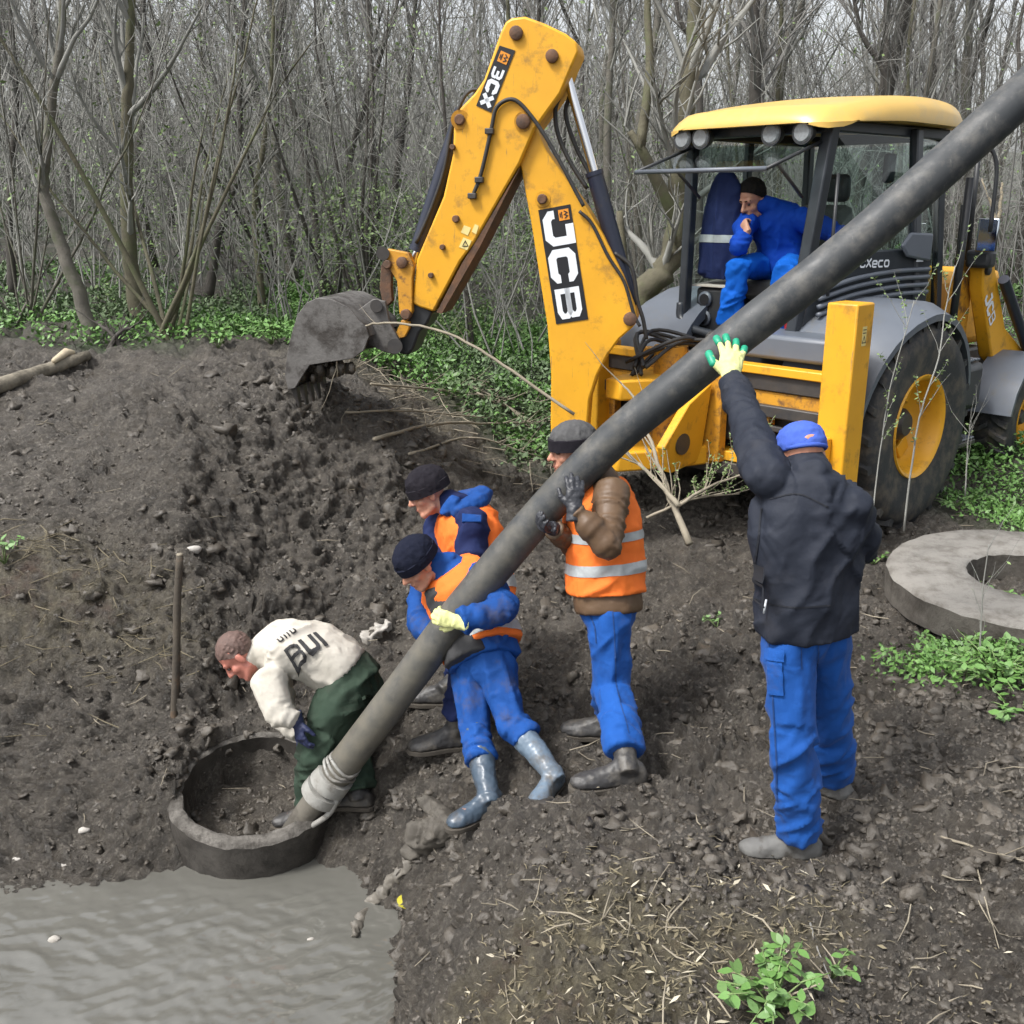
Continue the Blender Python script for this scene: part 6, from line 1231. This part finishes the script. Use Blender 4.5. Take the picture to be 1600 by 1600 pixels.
stick('cut_branch', 'long bare branch arching over the digger bucket', [pixD(898, 648, 6.5), pixD(800, 580, 6.6), pixD(740, 540, 6.7), pixD(680, 515, 6.8), pixD(620, 505, 6.9), pixD(575, 508, 6.95), pixD(545, 526, 7.0), pixD(528, 548, 7.0), pixD(527, 590, 7.05)], .011, seed=1, twigs=4)
for i, (lb_, pp, r_, tw) in enumerate([('pale cut branch lying across the brush towards the boom', [(585, 697), (680, 680), (768, 670), (850, 674)], .016, 8), ('forked cut branch pointing at the grey knit hat', [(745, 624), (800, 655), (858, 690)], .018, 6), ('thin cut branch lying behind the pale cut branch', [(540, 655), (650, 660), (790, 665)], .010, 6),
     ('cut branch lying from the bucket heap towards the boom foot', [(580, 610), (690, 625), (800, 632), (862, 645)], .011, 8), ('short cut branch across the mound flank', [(640, 720), (740, 700), (840, 722)], .012, 5), ('slim cut branch at the foot of the boom', [(700, 600), (780, 640), (850, 700)], .010, 6)]):
    q = [on_ground(*a) for a in pp]; q = [p + Z * (.05 + .04 * (k % 2)) for k, p in enumerate(q)]; stick('cut_branch', lb_, q, r_, seed=10 + i, twigs=tw)
for i, (lb_, pp, r_, tw, bd_) in enumerate([('thick cut pole propped against the backhoe frame', [(1077, 848, 5.9), (1040, 760, 6.2), (1012, 675, 6.5)], .024, 5, 0), ('long cut branch fanning out under the backhoe frame', [(1062, 790, 6.0), (1020, 745, 6.2), (972, 704, 6.4)], .018, 8, 60), ('budding cut branch reaching towards the navy jacket', [(1060, 790, 6.0), (1110, 760, 6.1), (1172, 735, 6.2)], .012, 9, 260), ('budding low branch spread on the soil behind the brown jacket', [(1010, 810, 6.1), (1080, 780, 6.1), (1155, 772, 6.2)], .011, 12, 300), ('thin branch standing inside the backhoe frame', [(1026, 664, 6.5), (990, 620, 6.6), (968, 596, 6.7)], .012, 2, 0)]):
    stick('cut_branch', lb_, [pixD(*a) for a in pp], r_, seed=30 + i, twigs=tw, buds=bd_)
for i, (lb_, pp, r_, bd_) in enumerate([('budding sapling growing in front of the yellow wheel rim', [(1412, 830, 5.9), (1428, 700, 5.9), (1440, 640, 5.9), (1466, 560, 5.95), (1478, 480, 6), (1492, 415, 6)], .011, 380), ('slim sapling growing between the stabiliser and the rear wheel', [(1362, 810, 5.75), (1372, 730, 5.8), (1390, 610, 5.8), (1412, 530, 5.8), (1428, 470, 5.8)], .008, 300), ('bare forked sapling in front of the cover slab', [(1528, 1068, 4.85), (1532, 1000, 4.85), (1536, 920, 4.85), (1545, 850, 4.85)], .009, 40), ('thin sapling growing beyond the rear wheel', [(1508, 775, 6.6), (1512, 700, 6.6), (1516, 660, 6.6)], .009, 40)]):
    stick('sapling', lb_, [pixD(*a) for a in pp], r_ * .6, TWIG, 50 + i, 10, 'sapling', bd_ // 2)
q = [on_ground(x, y) + Z * .02 for x, y in ((1455, 1310), (1520, 1330), (1600, 1352))]; stick('fallen_twig', 'pale fallen twig on the soil right of the blue trousers', q, .007, seed=61, twigs=2); q = [on_ground(x, y) + Z * .02 for x, y in ((1520, 1340), (1540, 1420), (1560, 1490))]; stick('fallen_twig', 'thin fallen twig touching the pale fallen twig', q, .004, seed=62, twigs=2)
q = [on_ground(x, y) + Z * .02 for x, y in ((1265, 1450), (1280, 1500), (1300, 1545))]; stick('fallen_twig', 'short dark twig beside the foreground weeds', q, .004, TWIGD, seed=63)
q = [on_ground(x, y) + Z * .015 for x, y in ((1080, 1400), (1040, 1460), (1100, 1520), (1150, 1560))]; stick('fallen_twig', 'wavy pale stalk on the straw-covered near bank', q, .004, seed=64)
for i, (lb_, pp) in enumerate((('pale pole leaning in the far brush beyond the loader arm', [(1556, 345), (1548, 320), (1535, 280)]), ('second pale pole standing upright in the far brush beyond the loader arm', [(1561, 345), (1564, 310), (1566, 285)]))): stick('pale_pole', lb_, [pixD(x, y, 15.5) for x, y in pp], .03, LOGE, 90 + i, 0, 'pole')
# stake in the pit wall
a = on_ground(268, 1112); b = pixD(281, 868, a.y + .05); st = thing('wooden_stake', 'weathered wooden stake standing in the pit wall', 'stake', tuple(a)); MB().tube(bez([a - Z * .15, lerp(a, b, .35) + X * .012, lerp(a, b, .7), b], 4), [.026, .025, .024, .023, .023, .022, .022, .022, .022, .021, .021, .021, .020], 9).build('shaft', mat('weathered_stake', (.085, .07, .052), .9, (.05, .043, .035), 9, dirt=(.20, .12, .065), dscale=3, dlo=.52, dhi=.66, bump=.5), st, smooth=True); MB().tube([b, b + Z * .012], [.020, .017], 9).build('cut_top', STICKW, st, smooth=True)
# fallen log at the left
lg = thing('fallen_log', 'pale peeled log lying at the back of the soil mound', 'log', tuple(pixD(0, 612, 8.2))); MB().tube(bez([on_ground(-70, 640) + Z * .05, on_ground(10, 612) + Z * .06, on_ground(80, 588) + Z * .06, on_ground(140, 566) + Z * .06], 5), [.06, .065, .058, .062, .055, .06, .057, .058, .052, .055, .05, .053, .046, .048, .044, .038], 14).build('trunk', LOGW, lg, smooth=True)
MB().tube([on_ground(92, 586) + V3((0, -.06, .12)), on_ground(112, 576) + V3((0, -.06, .14)), on_ground(125, 572) + V3((0, -.06, .12))], [.02, .035, .012], 10).build('cut_face', LOGE, lg, smooth=True)
for i, (x0, y0, x1, y1) in enumerate(((115, 590, 122, 545), (170, 545, 205, 510), (190, 545, 150, 505), (160, 560, 200, 530))): stick('dead_branch', ('upright dead stub beside the fallen log', 'dark dead branch rising from the stump behind the log', 'curved dead branch arching over the log end', 'short dead branch on the stump behind the log')[i], [pixD(x0, y0, 8.7), pixD((x0 + x1) / 2, (y0 + y1) / 2 - 8, 8.7), pixD(x1, y1, 8.8)], .022, BARK[1], 70 + i, 4)
# stones and rags
def stone(label, p, s, seed, m=STONE, name='stone', cat='stone'):
    bm = bmesh.new(); bmesh.ops.create_icosphere(bm, subdivisions=2, radius=1); rgs = random.Random(seed); V = np.array([v.co[:] for v in bm.verts]); F = np.array([[v.index for v in f.verts] for f in bm.faces]); bm.free(); V = V * np.array([s, s * rgs.uniform(.6, .9), s * rgs.uniform(.45, .65)]) * (1 + .3 * noise3(V * 1.4 + seed * 3.1, 3))[:, None]
    return tag(obj_np(name, V + np.array(p), F, m, None, tuple(p), smooth=False), label, cat)
for lb_, px, py, s, m in (('white stone on the soil beside the top of the stake', 304, 862, .048, STONE), ('white stone lying on the mud left of the pit ring', 132, 1300, .035, STONE), ('pale stone at the water edge below the mud bank', 104, 1352, .028, STONE), ('small white stone on the soil behind the blue trousers', 1368, 1247, .016, STONE), ('small white pebble on the soil right of the dusty shoe', 1388, 1280, .014, STONE), ('pale stone on the near soil at the bottom right', 1460, 1553, .018, STONE), ('tan stone on the trodden soil beside the pale fallen twig', 1390, 1368, .03, SOLE), ('white pebble on the soil right of the black boot', 1042, 1135, .016, STONE), ('pale flat stone by the left foot of the mud bank', 28, 1345, .03, STONE)):
    p = on_ground(px, py); stone(lb_, p + Z * s * .3, s, px, m)
stone('white scrap floating on the muddy water', pixz(85, 1468, WATER + .006), .03, 3, RAGW, 'floating_scrap', 'scrap'); stone('small white scrap floating near the cloth strip', pixz(485, 1468, WATER + .004), .018, 4, RAGW, 'floating_scrap', 'scrap')
def rag(name, label, pts, rad, m, seed, cat='cloth', amp=1.6, vox=.011):
    root = thing(name, label, cat, tuple(pts[0])); mb = MB().chain(pts, rad); cloth('folds', mb, m, root, vox, [(pts[0], pts[-1], .014, 18, 22, .6)], amp, seed, 3); return root
g = lambda x, y, h=0: on_ground(x, y) + Z * h
rag('muddy_rag', 'crumpled muddy cloth lying on the slope below the boots', [g(648, 1345, .05), g(668, 1325, .07), g(700, 1312, .06), g(690, 1285, .05), g(672, 1262, .04)], [.05, .085, .07, .05, .03], RAG, 81)
rag('cloth_strip', 'wet muddy strip of cloth trailing into the water', [g(645, 1358, .06), g(625, 1383, .06), g(600, 1408, .055), g(577, 1428, .05), pixz(552, 1460, WATER + .015)], [.018, .024, .03, .026, .016], mat('wet_strip', (.17, .155, .13), .6, (.11, .10, .085), 9, bump=.4), 82, vox=.007, amp=.8)
rag('dirty_white_rag', 'dirty white rag half buried behind the bent person in white', [g(572, 1006, .02), g(592, 992, .03), g(605, 985, .02)], [.025, .04, .025], RAGW, 83, vox=.008)
# leafy plants close by, every leaf a piece
def leaf_mesh(name, m):
    V = []; F = []
    prof = [(0, .02), (.2, .22), (.45, .30), (.7, .22), (.9, .09), (1, 0.01)]
    for i, (t, w) in enumerate(prof): V += [(t, -w, -.12 * t * t + .06 * w), (t, 0, -.12 * t * t), (t, w, -.12 * t * t + .06 * w)]
    for i in range(len(prof) - 1):
        for j in (0, 1): a = i * 3 + j; F.append((a, a + 1, a + 4, a + 3))
    me = mesh_np(name, V, F); me.materials.append(m); me.polygons.foreach_set('use_smooth', np.ones(len(me.polygons), bool)); return me
LM = [leaf_mesh('leaf', LEAF[1]), leaf_mesh('leaf', LEAF[0]), leaf_mesh('leaf', mat('leaf_pale', (.16, .27, .10), .5, (.11, .21, .07), 12))]
def weed(label, px, py, n, size, spread, h, seed, pal=(0, 0, 1, 2), p=None, name='leafy_weed'):
    rg = random.Random(seed); b = p or on_ground(px, py); b = V3((b.x, b.y, gz(b.x, b.y))); root = thing(name, label, 'plant', tuple(b)); sm = MB()
    ns = max(3, n // 7); tips = []
    for i in range(ns):
        a = rg.uniform(0, 6.28); q = rg.random() ** .6; t = b + V3((math.cos(a) * spread * q, math.sin(a) * spread * q, h * rg.uniform(.4, 1))); m_ = lerp(b, t, .5) + Z * h * .2; sm.tube([b + (t - b) * .05, m_, t], [.004, .003, .002], 4); tips.append((b, m_, t))
    sm.build('stems', LEAF[3], root, smooth=True)
    for i in range(n):
        s0, m_, t = tips[i % ns]; w = rg.uniform(.35, 1); pos = lerp(m_, t, w * 2 - 1) if w > .5 else lerp(s0, m_, w * 2); o = bpy.data.objects.new('leaf', LM[rg.choice(pal)]); COL.objects.link(o); o.parent = root; o.location = pos - b; s_ = size * rg.uniform(.6, 1.25); o.scale = (s_, s_, s_); o.rotation_euler = (rg.uniform(-.6, .6), rg.uniform(-.7, .5), rg.uniform(0, 6.28))
weed('bright green leafy weeds at the bottom edge by the straw', 1205, 1578, 170, .045, .20, .15, 1); weed('small weed sprout beside the short dark twig', 1300, 1530, 18, .035, .07, .10, 2); weed('large clump of fresh weeds before the slab and sapling', 1555, 1060, 190, .05, .36, .14, 3); weed('weeds with long pale stems left of the large clump', 1455, 1025, 90, .042, .28, .12, 4, (0, 2, 2)); weed('pale leafed weeds at the right edge below the large clump', 1580, 1120, 50, .05, .2, .08, 5, (2, 2, 0))
weed('weed seedlings growing inside the hole of the slab', 0, 0, 50, .04, .24, .08, 6, p=SC + V3((-.02, 0, 0))); weed('green weeds by the brown clod next to the slab', 1365, 882, 40, .04, .2, .1, 7); weed('bright weed tuft on the crest of the soil mound', 340, 547, 60, .06, .26, .22, 8, (0, 0, 1)); weed('twin bright weed tuft nearer the digger bucket', 425, 540, 70, .06, .32, .24, 9, (0, 0, 1)); weed('pale weed at the left edge of the soil mound', 8, 885, 40, .05, .18, .14, 10, (2, 0)); weed('wilted sprig between the brown and navy jackets', 1120, 985, 26, .03, .12, .07, 11, (2, 2, 1)); weed('weeds growing at the foot of the rear wheel', 1500, 800, 70, .05, .3, .14, 12); weed('weeds at the far edge of the slab', 1575, 815, 60, .05, .3, .12, 13)
yl = thing('yellow_leaf', 'two yellow leaves at the water edge below the cloth', 'leaf', tuple(g(630, 1422, .02)))
for dx, dy in ((-.02, 0), (.035, -.03)):
    o = bpy.data.objects.new('leaf', leaf_mesh('leaf', YLEAF)); COL.objects.link(o); o.parent = yl; o.location = (dx, dy, .01); o.scale = (.06, .06, .06); o.rotation_euler = (.3, -.4, 2 + dx * 30)
